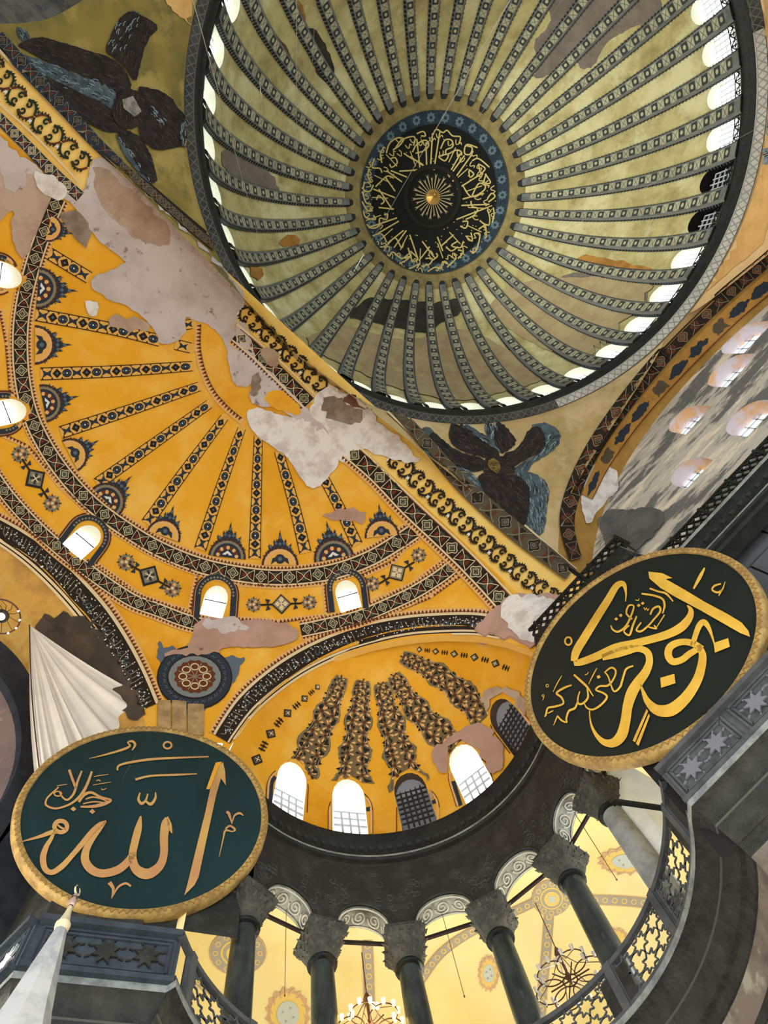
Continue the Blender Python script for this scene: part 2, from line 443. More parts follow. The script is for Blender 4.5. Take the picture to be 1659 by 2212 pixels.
b.build('railing_lattice', M_BLK, rail, smooth=False, kind='stuff')

# painted ring under the cornice
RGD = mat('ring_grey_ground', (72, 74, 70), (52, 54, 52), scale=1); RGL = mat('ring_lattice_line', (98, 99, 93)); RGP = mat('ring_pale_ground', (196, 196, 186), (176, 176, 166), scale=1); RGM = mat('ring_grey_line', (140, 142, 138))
def ringp(a, v): return relp(a, -.2-.46*v, 38.95+ZR-.36*v)
b = MB(); NR = 220
for k in range(NR):
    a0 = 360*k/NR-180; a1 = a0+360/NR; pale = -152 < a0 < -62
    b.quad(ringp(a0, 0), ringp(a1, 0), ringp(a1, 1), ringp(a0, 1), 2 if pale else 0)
    dn = Vector((0, 0, -.02)); m_ = 3 if pale else 1
    b.quad(ringp(a0, .1)+dn, ringp(a0+.25, .1)+dn, ringp(a1, .9)+dn, ringp(a1-.25, .9)+dn, m_)
    b.quad(ringp(a1-.25, .1)+dn, ringp(a1, .1)+dn, ringp(a0+.25, .9)+dn, ringp(a0, .9)+dn, m_)
    b.quad(ringp(a0, .04)+dn, ringp(a1, .04)+dn, ringp(a1, .1)+dn, ringp(a0, .1)+dn, m_); b.quad(ringp(a0, .93)+dn, ringp(a1, .93)+dn, ringp(a1, 1)+dn, ringp(a0, 1)+dn, 0)
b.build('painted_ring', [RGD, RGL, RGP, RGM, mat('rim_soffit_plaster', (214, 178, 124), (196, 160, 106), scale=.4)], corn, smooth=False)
b = MB(); b.grid(lambda u, v: relp(u*360, -.64-2.8*v, 38.56+ZR+.1), 120, 3); so_r = b.build('rim_soffit', mat('rim_soffit_plaster', (214, 178, 124), (196, 160, 106), scale=.4), corn)
# ------------------------------------------------------------------ great arches and pendentives
def EARC(a, s=0.0):       # edge of the east arch on the dome side, a in degrees from the springing at the exedra pier
    c = RD(a); return Vector((14.389, -15.753*cos(c), 27.098+12.5445*sin(c)))
SC_ = Vector((15.6268, .6012, 24.6298)); SR_ = 14.9781
AX2 = 16.6467
def EARC2(a):
    c = RD(a); r = sqrt(SR_**2-(AX2-SC_.x)**2); return Vector((AX2, SC_.y-r*cos(c), SC_.z+r*sin(c)))
def k977(P, k=.977): return CAM+(P-CAM)*k
def SARC(a):              # edge of the south arch: a=0 at the pier by the exedra
    c = RD(a); return k977(Vector((15.3837*cos(c), -16.6581, 26.25+13.9433*sin(c))))
def NARC(a):
    p = SARC(a); return Vector((p.x, -p.y, p.z))
earch = thing('east_arch', 'broad yellow painted arch band running diagonally between the great dome and the golden half dome', 'arch')
def soff(u, v):
    a = -8+u*196
    P = EARC(a); Q = EARC2(a); 
    return P.lerp(Q, v)
b = MB(); b.grid(soff, 240, 6); so_e = b.build('soffit', M_YEL, earch)
def pend(A, B, phiA, phiB, name, label, mt, lowz=22.4):
    t = thing(name, label, 'pendentive')
    def row(z):
        def at(ARC):
            lo, hi = -30., 90.
            for _ in range(30):
                mid = (lo+hi)/2
                if ARC(mid).z < z: lo = mid
                else: hi = mid
            return ARC((lo+hi)/2)
        return at(A), at(B)
    zt = 39.25
    def f(u, v):
        z = lowz+(zt-lowz)*(1-(1-v)**2)
        if z < 28.4: P, Q = row(28.4); 
        else: P, Q = row(z)
        if z < 28.4: P = P.copy(); Q = Q.copy(); P.z = Q.z = z
        a0 = atan2(P.y, P.x); a1 = atan2(Q.y, Q.x)
        r0 = hypot(P.x, P.y); r1 = hypot(Q.x, Q.y)
        a = a0+(a1-a0)*u; r = r0+(r1-r0)*u
        # straight in plan low down, round near the rim
        s = max(0, min(1, (z-28.4)/(zt-28.4)))
        X = P.lerp(Q, u); 
        k = .35+.65*s
        pt = Vector((r*cos(a), r*sin(a), z)); 
        out = X.lerp(pt, k)
        if s > .55:
            ph = phiA+(phiB-phiA)*u; g = ((s-.55)/.45)**2; E = relp(ph, -.66, z)
            edge = min(u, 1-u)*2; g2 = g
            out = out.lerp(E, g2)
        out.z = z+(.28*g2 if s > .55 else 0)
        return out
    b = MB(); b.grid(f, 60, 90); o = b.build('vault_surface', mt, t); return t, o
p_se, so_se = pend(EARC, SARC, 4, -86, 'pendentive', 'tan mosaic pendentive in the middle of the picture with a dark six-winged angel', M_PENDS)
def flipy(f): return lambda a: Vector((f(a).x, -f(a).y, f(a).z))
def flipx(f): return lambda a: Vector((-f(a).x, f(a).y, f(a).z))
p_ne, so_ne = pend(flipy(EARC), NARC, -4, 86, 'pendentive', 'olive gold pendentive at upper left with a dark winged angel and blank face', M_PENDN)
p_sw, so_sw = pend(lambda a: Vector((-14.4, EARC(a).y, EARC(a).z)), lambda a: Vector((-SARC(a).x, SARC(a).y, SARC(a).z)), -176, -94, 'pendentive', 'pale peach pendentive at the right edge showing only blue feather tips', mat('peach_plaster', (222, 186, 134), (206, 170, 116), scale=.4))
p_nw, so_nw = pend(lambda a: Vector((-14.4, -EARC(a).y, EARC(a).z)), lambda a: Vector((-SARC(a).x, -SARC(a).y, SARC(a).z)), 176, 94, 'pendentive', 'far pendentive beyond the top of the dome rim', mat('peach_plaster', (222, 186, 134)))
def fillring(name, phi0, phi1, A, parent, mt):       # flat vault between the rim and the crown of an arch
    b = MB()
    def f(u, v):
        P = relp(phi0+(phi1-phi0)*u, -.2, 39.2); a = A(u); return P.lerp(a, v)
    b.grid(f, 40, 6); return b.build(name, mt, parent)
# south arch: soffit steps back to the window wall
YW = -18.6
sarch = thing('south_arch', 'deep south arch with dark lattice edge and ochre band above the window wall', 'arch')
M_OCH = mat('ochre_arch_paint', (176, 138, 70), (158, 120, 56), scale=.8)
b = MB(); b.grid(lambda u, v: SARC(-12+204*u)+Vector((0, -(abs(YW)-16.3)*v, -.5*v)), 120, 5); so_s = b.build('soffit', M_OCH, sarch)
narch = thing('north_arch', 'north arch at the top left corner with a grey scroll edge', 'arch')
b = MB(); b.grid(lambda u, v: NARC(-12+204*u)+Vector((0, 2.3*v, -.5*v)), 80, 4); so_n = b.build('soffit', mat('grey_stone_arch', (104, 104, 98), (70, 72, 70), scale=1.2), narch)
b = MB(); b.quad(Vector((-17, 18.6, 22)), Vector((17, 18.6, 22)), Vector((17, 18.6, 41)), Vector((-17, 18.6, 41))); b.build('wall_north', M_GRY, kind='structure', smooth=False)
# ------------------------------------------------------------------ south window wall
M_TYM = mat('flaking_grey_plaster', (118, 118, 114), (208, 202, 188), scale=.5, lo=.47, hi=.52, bump=1.0, bscale=1.6, detail=10, stretch=(.4, 1, 1.5), c3=(240, 228, 204), scale3=1.0, lo3=.57, hi3=.61)
wl = MB()
wins = []    # (x centre, z sill, width, height)
for px, py, w, h in ((1605, 730, 2.4, 2.8), (1572, 800, 2.4, 2.4), (1482, 905, 2.0, 2.3), (1616, 902, 2.3, 2.3), (1486, 1018, 1.9, 2.0)):
    P = aty(px, py, YW); wins.append((P.x, P.z-h/2, w, h))
loops = [[(-17, 20), (17.2, 20), (17.2, 41), (-17, 41)]]
for x, z, w, h in wins: loops.append([(x-w/2, z), (x+w/2, z)]+[(x+w/2*cos(a), z+h-w/2+w/2*sin(a)) for a in [i*pi/8 for i in range(9)]])
V, T = cdt(loops, 1.2)
wl.add([(v.x, YW, v.y) for v in V], T)
wall_s = wl.build('wall_south', M_TYM, kind='structure', smooth=False)
M_PKR = mat('pinkish_window_reveal', (214, 170, 122), (206, 196, 200), scale=.5, lo=.45, hi=.55)
for i, (P, (x, z, w, h)) in enumerate(zip(loops[1:], wins)):
    P = subdiv(P, .4); n = len(P); r = MB()
    r.add([(p[0], YW, p[1]) for p in P]+[(p[0], YW-1.0, p[1]) for p in P], [(k, (k+1) % n, n+(k+1) % n, n+k) for k in range(n)])
    wo = r.build('window_%d' % (i+1), M_PKR, kind='structure')
    g = MB(); g.add([(p[0], YW-.95, p[1]) for p in P], [tuple(range(n))]); g.build('pane', M_SKYG, wo, smooth=False)
    l = MB()
    for q in range(1, 4): l.bar((x-w/2+w*q/4, YW-.88, z), (x-w/2+w*q/4, YW-.88, z+h-.1), .04)
    for q in range(1, 5): l.bar((x-w/2, YW-.88, z+h*q/5), (x+w/2, YW-.88, z+h*q/5), .04)
    l.build('window_lattice', M_LAT, wo, smooth=False)

# ------------------------------------------------------------------ golden half dome
EXC = Vector((22.2534, -10.3993, 0)); EN = Vector((cos(RD(-57.6)), sin(RD(-57.6)), 0)); ET = Vector((-EN.y, EN.x, 0))
half = thing('half_dome', 'large golden half dome with radiating blue and ochre painted bands', 'dome')
def sph_hit(px, py, off=0):
    v = ray(px, py); o = CAM-SC_; bq = o.dot(v); D = bq*bq-(o.dot(o)-(SR_)**2)
    return CAM+v*(-bq+sqrt(max(D, 0)))
def to2(P): q = (P-SC_)/SR_; return (q.y/(1+q.x), q.z/(1+q.x))
def from2(u, v):
    s = u*u+v*v; x = (1-s)/(1+s); return SC_+Vector((x, 2*u/(1+s), 2*v/(1+s)))*SR_
xr = (AX2-SC_.x)/SR_; rc = sqrt((1-xr)/(1+xr)); zb = -2.2/SR_
outer = [(rc*cos(a), rc*sin(a)) for a in [RD(-9+198*i/80) for i in range(81)]]
# opening of the exedra and of the bema, traced on the vault
ex_in = [(470, 1660), (500, 1610), (527, 1570), (560, 1530), (590, 1503), (620, 1480), (660, 1453), (700, 1430), (750, 1410), (800, 1395), (850, 1384), (900, 1376), (960, 1372), (1030, 1374), (1090, 1385), (1140, 1402), (1170, 1425)]
ex3 = [sph_hit(*p) for p in ex_in]
be_in = [(0, 1165), (40, 1187), (80, 1215), (115, 1250), (150, 1290), (187, 1330), (220, 1370), (247, 1410), (270, 1450), (287, 1487), (300, 1520), (312, 1556), (320, 1582)]
tr = [sph_hit(*p) for p in be_in]; be3 = []
for P in tr[:2:-1]: be3.append(P)
YM = 1.7
lft = [Vector((0, 2*YM-P.y, P.z)) for P in tr[3:]]
mid_ = tr[2::-1]
be3 += [p for p in mid_ if p.y < YM+2.2]
for P in lft:
    if P.y > be3[-1].y+.3: x = SC_.x+sqrt(max(1, SR_**2-(P.y-SC_.y)**2-(P.z-SC_.z)**2)); be3.append(Vector((x, P.y, P.z)))
be3 = be3[::-1]
def low(P): return Vector((P.x, P.y, P.z))
hole1 = [to2(p) for p in ex3]
a0, a1 = ex3[0], ex3[-1]
def sphz(xy, z):
    d = Vector((xy.x-SC_.x, xy.y-SC_.y)); r = sqrt(SR_**2-(z-SC_.z)**2); d = d.normalized()*r; return Vector((SC_.x+d.x, SC_.y+d.y, z))
hole1 = [to2(sphz(a0, 16.0))]+hole1+[to2(sphz(a1, 16.0))]
hole3 = [to2(sphz(q, z)) for q, z in ((a0, 16), (a0, 24.2), (Vector((29.4, -6.9, 0)), 24.2), (Vector((29.9, -5.4, 0)), 24.2), (be3[-1], 24.2), (be3[-1], 16))]
hole2 = [to2(sphz(be3[0], 16))]+[to2(p) for p in be3]+[to2(sphz(be3[-1], 16))]
# half dome windows
sw = []
for wpx in ((0, 592), (14, 890), (183, 1166), (465, 1298), (750, 1285)):
    q = sph_hit(*wpx); az_ = degrees(atan2(q.y-SC_.y, q.x-SC_.x)); zc = q.z
    P = []
    for (da, z) in [(-2.35, zc-.85), (2.35, zc-.85)]+[(2.6*cos(a), zc+.15+.62*sin(a)) for a in [i*pi/10 for i in range(11)]]:
        r = sqrt(SR_**2-(z-SC_.z)**2); A = RD(az_+da); P.append(Vector((SC_.x+r*cos(A), SC_.y+r*sin(A), z)))
    sw.append(P)
loops = [outer, hole1, hole2, hole3]+[[to2(p) for p in P] for P in sw]
V, T = cdt(loops, .035)
b = MB(); b.add([from2(v.x, v.y) for v in V], T); so_h = b.build('vault_surface', M_GOLD, half)
HW = []
for i, P in enumerate(sw):
    c = sum(P, Vector())/len(P); d = Vector((c.x-SC_.x, c.y-SC_.y, 0)).normalized(); n = len(P)
    r = MB(); r.add(P+[p+d*.5 for p in P], [(k, (k+1) % n, n+(k+1) % n, n+k) for k in range(n)])
    wo = r.build('window_%d' % (i+6), M_REV, kind='structure')
    g = MB(); g.add([p+d*.45 for p in P], [tuple(range(n))]); g.build('pane', M_SKYG, wo, smooth=False)
    l = MB(); t = Vector((-d.y, d.x, 0)); 
    q = c+d*.4; l.bar(q-t*.6+Vector((0, 0, .1)), q+t*.6+Vector((0, 0, .1)), .03); l.build('window_bar', M_DLAT, wo, smooth=False)
# exedra arch reveal and its conch
b = MB(); n = len(ex3); low0 = sphz(a0, 22.0); low1 = sphz(a1, 22.0); E3 = ex3[2:]+[low1]
b.add(E3+[p+EN*.3 for p in E3], [(i, i+1, len(E3)+i+1, len(E3)+i) for i in range(len(E3)-1)])
b.build('exedra_arch_reveal', M_GOLDL, half)
conch = thing('exedra_conch', 'small golden conch in the lower middle with brown floral bands and five arched windows', 'dome')
CR, CZ, CB = 6.25, 7.45, 22.45
def CON(a, e): return Vector((EXC.x+CR*cos(a)*cos(e), EXC.y+CR*sin(a)*cos(e), CB+CZ*sin(e)))
def cuv(a, e): r = (pi/2-e); return (r*cos(a), r*sin(a))
def cfrom(u, v): r = hypot(u, v); return CON(atan2(v, u), pi/2-r)
dcut = 1.0
loop = []
A0 = RD(-57.6); am = math.acos(dcut/CR)
for i in range(61): loop.append(cuv(A0-am+2*am*i/60, 0.0))
for i in range(1, 30):   # chord back across the crown, in the plane n.p = dcut
    s = am*(1-2*i/30); w = CR*sin(am)*(-1+2*i/30)*-1
    tt = CR*sin(am)*(1-2*i/30); rr = hypot(dcut, tt); a = A0+atan2(tt, dcut); e = math.acos(min(1, rr/CR)); loop.append(cuv(a, e))
CW = []
for ad in (-7., -31., -56, -80.5, -105):
    a = RD(ad); P = []
    for (da, e) in [(-6.4, 5), (6.4, 5)]+[(6.5*cos(t), 20.+6.2*sin(t)) for t in [i*pi/8 for i in range(9)]]: P.append((a+RD(da), RD(e)))
    CW.append(P)
V, T = cdt([loop]+[[cuv(*p) for p in P] for P in CW], .09)
b = MB(); b.add([cfrom(v.x, v.y) for v in V], T); so_c = b.build('vault_surface', M_GOLD, conch)
for i, P in enumerate(CW):
    Q = [CON(*p) for p in P]; c = sum(Q, Vector())/len(Q); d = Vector((c.x-EXC.x, c.y-EXC.y, 0)).normalized(); n = len(Q)
    dk = i in (2, 4)
    r = MB(); r.add(Q+[q+d*.35 for q in Q], [(k, (k+1) % n, n+(k+1) % n, n+k) for k in range(n)])
    wo = r.build('window_%d' % (i+11), M_REV if not dk else mat('brown_window_reveal', (88, 74, 62)), kind='structure')
    g = MB(); g.add([q+d*.32 for q in Q], [tuple(range(n))]); g.build('pane', M_SKYG if not dk else mat('dim_window_glass', (120, 120, 122), emit=.25), wo, smooth=False)
    l = MB(); t = Vector((-d.y, d.x, 0)); z0 = min(q.z for q in Q); z1 = max(q.z for q in Q); hw = .64; cc = Vector((c.x, c.y, 0))+d*.28
    nn = 6 if dk else 4
    zt_ = z1 if dk else z0+(z1-z0)*.42
    for q in range(1, nn): x = -hw+2*hw*q/nn; l.bar(cc+t*x+Vector((0, 0, z0)), cc+t*x+Vector((0, 0, zt_-((abs(x)/hw)**2*.6 if dk else 0))), .03)
    for q in range(1, nn+3 if dk else 4): z = z0+(z1-z0)*q/(nn+3); l.bar(cc-t*hw+Vector((0, 0, z)), cc+t*hw+Vector((0, 0, z)), .03)
    l.build('window_lattice', M_DLAT if dk else M_LAT, wo, smooth=False)
# ------------------------------------------------------------------ bema vault and apse behind it
bema = thing('bema_vault', 'mottled gold barrel vault at the left edge behind the dark inscribed arch', 'vault')
M_BEMA = mat('old_gold_mosaic', (206, 160, 78), (150, 112, 62), scale=.35, lo=.42, hi=.62, bump=.3, bscale=3, c3=(206, 172, 96), scale3=.5, lo3=.52, hi3=.62)
def ell(cy, hw, z0, h, t): return (cy+hw*cos(t), z0+h*sin(t))
def bem(u, v):
    i = u*(len(be3)-1); k = min(int(i), len(be3)-2); A = be3[k].lerp(be3[k+1], i-k); c = Vector((A.x, YM, 24.2)); A.x += .0
    t = atan2((A.z-22)/7.85, (A.y-1.5)/4.9); y, z = ell(1.5, 4.9, 22, 7.85, t); return A.lerp(Vector((33.0, y, z)), v)
b = MB(); b.grid(bem, (len(be3)-1)*3, 14); so_b = b.build('vault_surface', M_BEMA, bema)
# apse arch: dark band and the mauve grey wall under it
M_SOOT = mat('soot_dark_plaster', (58, 64, 74), (42, 47, 56), scale=1)
apw = MB(); T_ = [-.25+(pi+.5)*i/36 for i in range(37)]; I_ = [ell(1.5, 4.3, 22, 6.1, t) for t in T_]; O_ = [ell(1.5, 5.05, 22, 7.95, t) for t in T_]
for i in range(36): apw.quad((33.0, *I_[i]), (33.0, *I_[i+1]), (33.0, *O_[i+1]), (33.0, *O_[i])); apw.quad((33.0, *I_[i]), (33.35, *I_[i]), (33.35, *I_[i+1]), (33.0, *I_[i+1]))
apw.quad((33.0, -3.4, 6), (33.0, -5.2, 6), (33.0, -5.2, 26), (33.0, -3.4, 26)); apw.build('apse_arch_face', M_SOOT, bema)
b = MB(); b.lathe((33.3, 1.5, 0), [(4.6, 8), (4.6, 22), (4.4, 24), (3.8, 26.3), (2.6, 28.0), (1.2, 28.7), (.01, 28.9)], 32, a0=-pi/2, a1=pi/2); b.build('wall_east', mat('mauve_grey_plaster', (150, 132, 126), (124, 114, 114), scale=.4, lo=.4, hi=.6, c3=(190, 160, 132), scale3=.5, lo3=.62, hi3=.7), kind='structure')
# ------------------------------------------------------------------ marble cornice at the foot of the vaults
def pol(a, r, z=0): return Vector((EXC.x+r*cos(RD(a)), EXC.y+r*sin(RD(a)), z))
LIP = 5.66
def plan_path():
    P = [((-16, -15.0), (0, -1)), ((12.2, -15.0), (0, -1)), ((12.9, -13.2), (0, -1)), ((17.3, -13.2), (-.25, -.97))]
    for i in range(47):
        a = -149+ (10+149)*i/46; p = pol(a, LIP); P.append(((p.x, p.y), (cos(RD(a)), sin(RD(a)))))
    P += [((28.3, -8.7), (.89, -.45)), ((30.25, -4.85), (.7, -.7)), ((38, -4.85), (0, -1))]
    return P
PP = plan_path()
def sweep(b, path, prof, mi=0, wide=None):
    V = []; n = len(prof)
    for (p, nn) in path:
        for d, z in prof: V.append((p[0]+nn[0]*d, p[1]+nn[1]*d, z))
    F = [(i*n+j, i*n+j+1, (i+1)*n+j+1, (i+1)*n+j) for i in range(len(path)-1) for j in range(n-1)]
    b.add(V, F, mi)
corn2 = thing('nave_cornice', 'black stepped marble cornice curving under the small conch and on along the south wall', 'cornice')
b = MB(); sweep(b, PP, [(1.6, 22.52), (0, 22.52), (0, 22.36), (.08, 22.2), (.1, 22.05), (.18, 21.95), (.2, 21.68)], 0)
sweep(b, PP, [(.2, 21.68), (.2, 21.60)], 1)
sweep(b, PP[:3], [(0, 22.525), (-.03, 22.5), (-.03, 22.40), (0, 22.36)], 1)
sweep(b, PP, [(.2, 21.60), (.26, 21.52), (.26, 21.3), (.34, 21.2), (.36, 20.75), (.42, 20.6), (.42, 20.5)], 0)
b.build('moulding', [M_BLK, M_LT], corn2)
b = MB()    # dentils under the cornice
def along(path, step):
    out = []; acc = 0
    for (p, n1), (q, n2) in zip(path, path[1:]):
        L = hypot(q[0]-p[0], q[1]-p[1]); k = max(1, int(L/step))
        for i in range(k): t = (i+.5)/k; out.append((Vector((p[0]+(q[0]-p[0])*t, p[1]+(q[1]-p[1])*t, 0)), Vector((n1[0]+(n2[0]-n1[0])*t, n1[1]+(n2[1]-n1[1])*t, 0)).normalized()))
    return out
for p, n in along(PP, .42):
    t = Vector((-n.y, n.x, 0)); b.box(p+n*.22+Vector((0, 0, 22.0)), t*.09, n*.1, Vector((0, 0, .13)))
b.build('dentils', mat('dentil_marble', (52, 54, 50)), corn2, smooth=False, kind='stuff')
# iron lattice railing on the cornice, south side
rl = thing('cornice_railing', 'black lattice railing on the cornice along the foot of the flaking south wall', 'railing')
b = MB()
def railing(b, A, B, z, h, cell=.36):
    A = Vector(A); B = Vector(B); L = (B-A).length; d = (B-A)/L; n = int(L/cell)
    for zz in (z+.04, z+h): b.bar(A+Vector((0, 0, zz)), B+Vector((0, 0, zz)), .045, .045)
    for i in range(n+1):
        p = A+d*(L*i/n)
        if i % 4 == 0: b.bar(p+Vector((0, 0, z)), p+Vector((0, 0, z+h+.12)), .05); b.bar(p+Vector((0, 0, z+h*.9)), p+Vector((0, -.6, z+.1)), .03)
        if i < n:
            q = A+d*(L*(i+1)/n); m_ = z+h/2
            for (z0, z1) in ((z+.05, m_), (m_, z+h)):
                b.bar(p+Vector((0, 0, z0)), q+Vector((0, 0, z1)), .034); b.bar(p+Vector((0, 0, z1)), q+Vector((0, 0, z0)), .034)
railing(b, (-12, -15.2, 0), (12.3, -15.2, 0), 22.5, 1.0)
b.build('railing_lattice', M_BLK, rl, smooth=False, kind='stuff')
rl2 = thing('cornice_railing', 'black sparkling lattice railing on the pier cornice just left of the right roundel', 'railing')
b = MB(); railing(b, (12.6, -13.4, 0), (17.3, -13.4, 0), 22.5, .95); b.build('railing_lattice', M_BLK, rl2, smooth=False, kind='stuff')

# lower south wall with grey slabs, pier wall and the walls under them
M_SLAB = mat('blue_grey_marble_slab', (98, 103, 108), (82, 88, 94), scale=1.2, lo=.4, hi=.7, rough=.5, c3=(122, 124, 126), scale3=3., lo3=.6, hi3=.75)
M_JOINT = mat('slab_joint', (34, 34, 34))
b = MB(); b.quad((-16, -15.85, 10), (12.9, -15.85, 10), (12.9, -15.85, 22.1), (-16, -15.85, 22.1)); 
b.quad((12.9, -15.85, 10), (12.9, -13.5, 10), (12.9, -13.5, 22.1), (12.9, -15.85, 22.1))
b.quad((12.9, -13.55, 12), (17.5, -13.55, 12), (17.5, -13.55, 22.1), (12.9, -13.55, 22.1))
b.quad((14.0, -15.9, 22.4), (17.0, -15.9, 22.4), (17.0, -15.6, 29), (14.2, -15.9, 29))
b.quad((-16, -15, 22.5), (17.3, -15, 22.5), (17.3, -18.7, 22.5), (-16, -18.7, 22.5))
wls = b.build('wall_south_lower', M_JOINT, kind='structure', smooth=False)
b0 = None
for i in range(-5, 9):
    for j in range(5):
        x0 = i*1.9-(.6 if j % 2 else 0); z0 = 12.2+j*2.0
        if x0 > 11.5: continue
        w = min(1.9, 12.8-x0); bb = MB(); bb.box((x0+w/2, -15.83, z0+1.0), Vector((w/2-.035, 0, 0)), Vector((0, .05, 0)), Vector((0, 0, .965)))
        bb.build('slab', M_SLAB, wls, smooth=False)

# exedra arcade wall
CA = [54, 29, 5, -19, -43, -69, -94.5, -117, -141, -165]
arcade = thing('exedra_arcade', 'curved dark carved marble arcade wall resting on six columns below the cornice', 'arcade')
ri, ro = 5.96, 6.78
loops = [[(RD(-152)*6, 18.5), (RD(6.5)*6, 18.5), (RD(6.5)*6, 21.4), (RD(-152)*6, 21.4)]]
AR = []
for a, c in zip(CA, CA[1:]):
    mid = (a+c)/2; hw = RD(abs(a-c))*6/2-.40
    if mid > 12 or mid < -140: continue
    AR.append((mid, hw)); loops.append([(RD(mid)*6-hw, 18.5), (RD(mid)*6+hw, 18.5)]+[(RD(mid)*6+hw*cos(t), 18.62+.85*sin(t)) for t in [i*pi/14 for i in range(15)]])
V, T = cdt(loops, .33)
def cyl(s, z, r): return Vector((EXC.x+r*cos(s/6), EXC.y+r*sin(s/6), z))
b = MB(); b.add([cyl(v.x, v.y, ri) for v in V], T); b.add([cyl(v.x, v.y, ro) for v in V], T)
b.build('spandrel_wall', M_STONE, arcade, smooth=False)
M_CARV = mat('pale_carved_soffit', (168, 170, 160), (124, 126, 118), scale=2.5, lo=.42, hi=.62, bump=.9, bscale=7)
M_CARVD = mat('scroll_groove', (112, 114, 104))
M_CARVL = mat('scroll_relief', (206, 206, 192))
for mid, hw in AR:
    P = [(RD(mid)*6-hw, 18.45)]+[(RD(mid)*6+hw*cos(t), 18.62+.85*sin(t)) for t in [pi-i*pi/18 for i in range(19)]]+[(RD(mid)*6+hw, 18.45)]
    n = len(P); b = MB(); b.add([cyl(*p, ri) for p in P]+[cyl(*p, ro) for p in P], [(i, i+1, n+i+1, n+i) for i in range(n-1)])
    so = b.build('arch_soffit', M_CARV, arcade)
    b = MB()   # three scroll circles in relief on each soffit
    def SF(t, r): tt = pi-t*pi; c = Vector((0, 0, 0)); x = RD(mid)*6+(hw-.03)*cos(tt); z = 18.62+.82*sin(tt); return cyl(x, z, r)
    for q in range(5):
        t0 = .12+.19*q
        pts = [SF(t0+.085*(1-k/30)*cos(k*.45)*1.0, ri+.41+.27*(1-k/30)*sin(k*.45)) for k in range(26)]
        b.tube(pts, .028, 4)
    for rr in (ri+.07, ro-.07): b.tube([SF(k/24, rr) for k in range(25)], .03, 4)
    b.build('scroll_relief', M_CARVL, so, smooth=False)
    # moulded edge on the nave side
    b = MB(); b.tube([cyl(RD(mid)*6+(hw+.06)*cos(t), 18.62+.92*sin(t), ri-.02) for t in [i*pi/20 for i in range(21)]], .05, 5)
    b.build('archivolt', M_STONE, arcade)
# shallow carved relief on the spandrels
b = MB()
rnd = random.Random(4)
for a in CA[1:-1]:
    s = RD(a)*6
    for q in range(16):
        x = s+rnd.uniform(-.75, .75); z = 18.75+abs(rnd.gauss(0, .5))+abs(x-s)*.9+.2
        if z > 20.4 or x > .66: continue
        an = rnd.uniform(0, 6); b.tube([cyl(x+.16*(1-k/10)*cos(an+k*.7), z+.16*(1-k/10)*sin(an+k*.7), ri-.01) for k in range(9)], .022, 4)
b.build('spandrel_relief', mat('carved_relief_marble', (74, 76, 70)), arcade, smooth=False, kind='stuff')

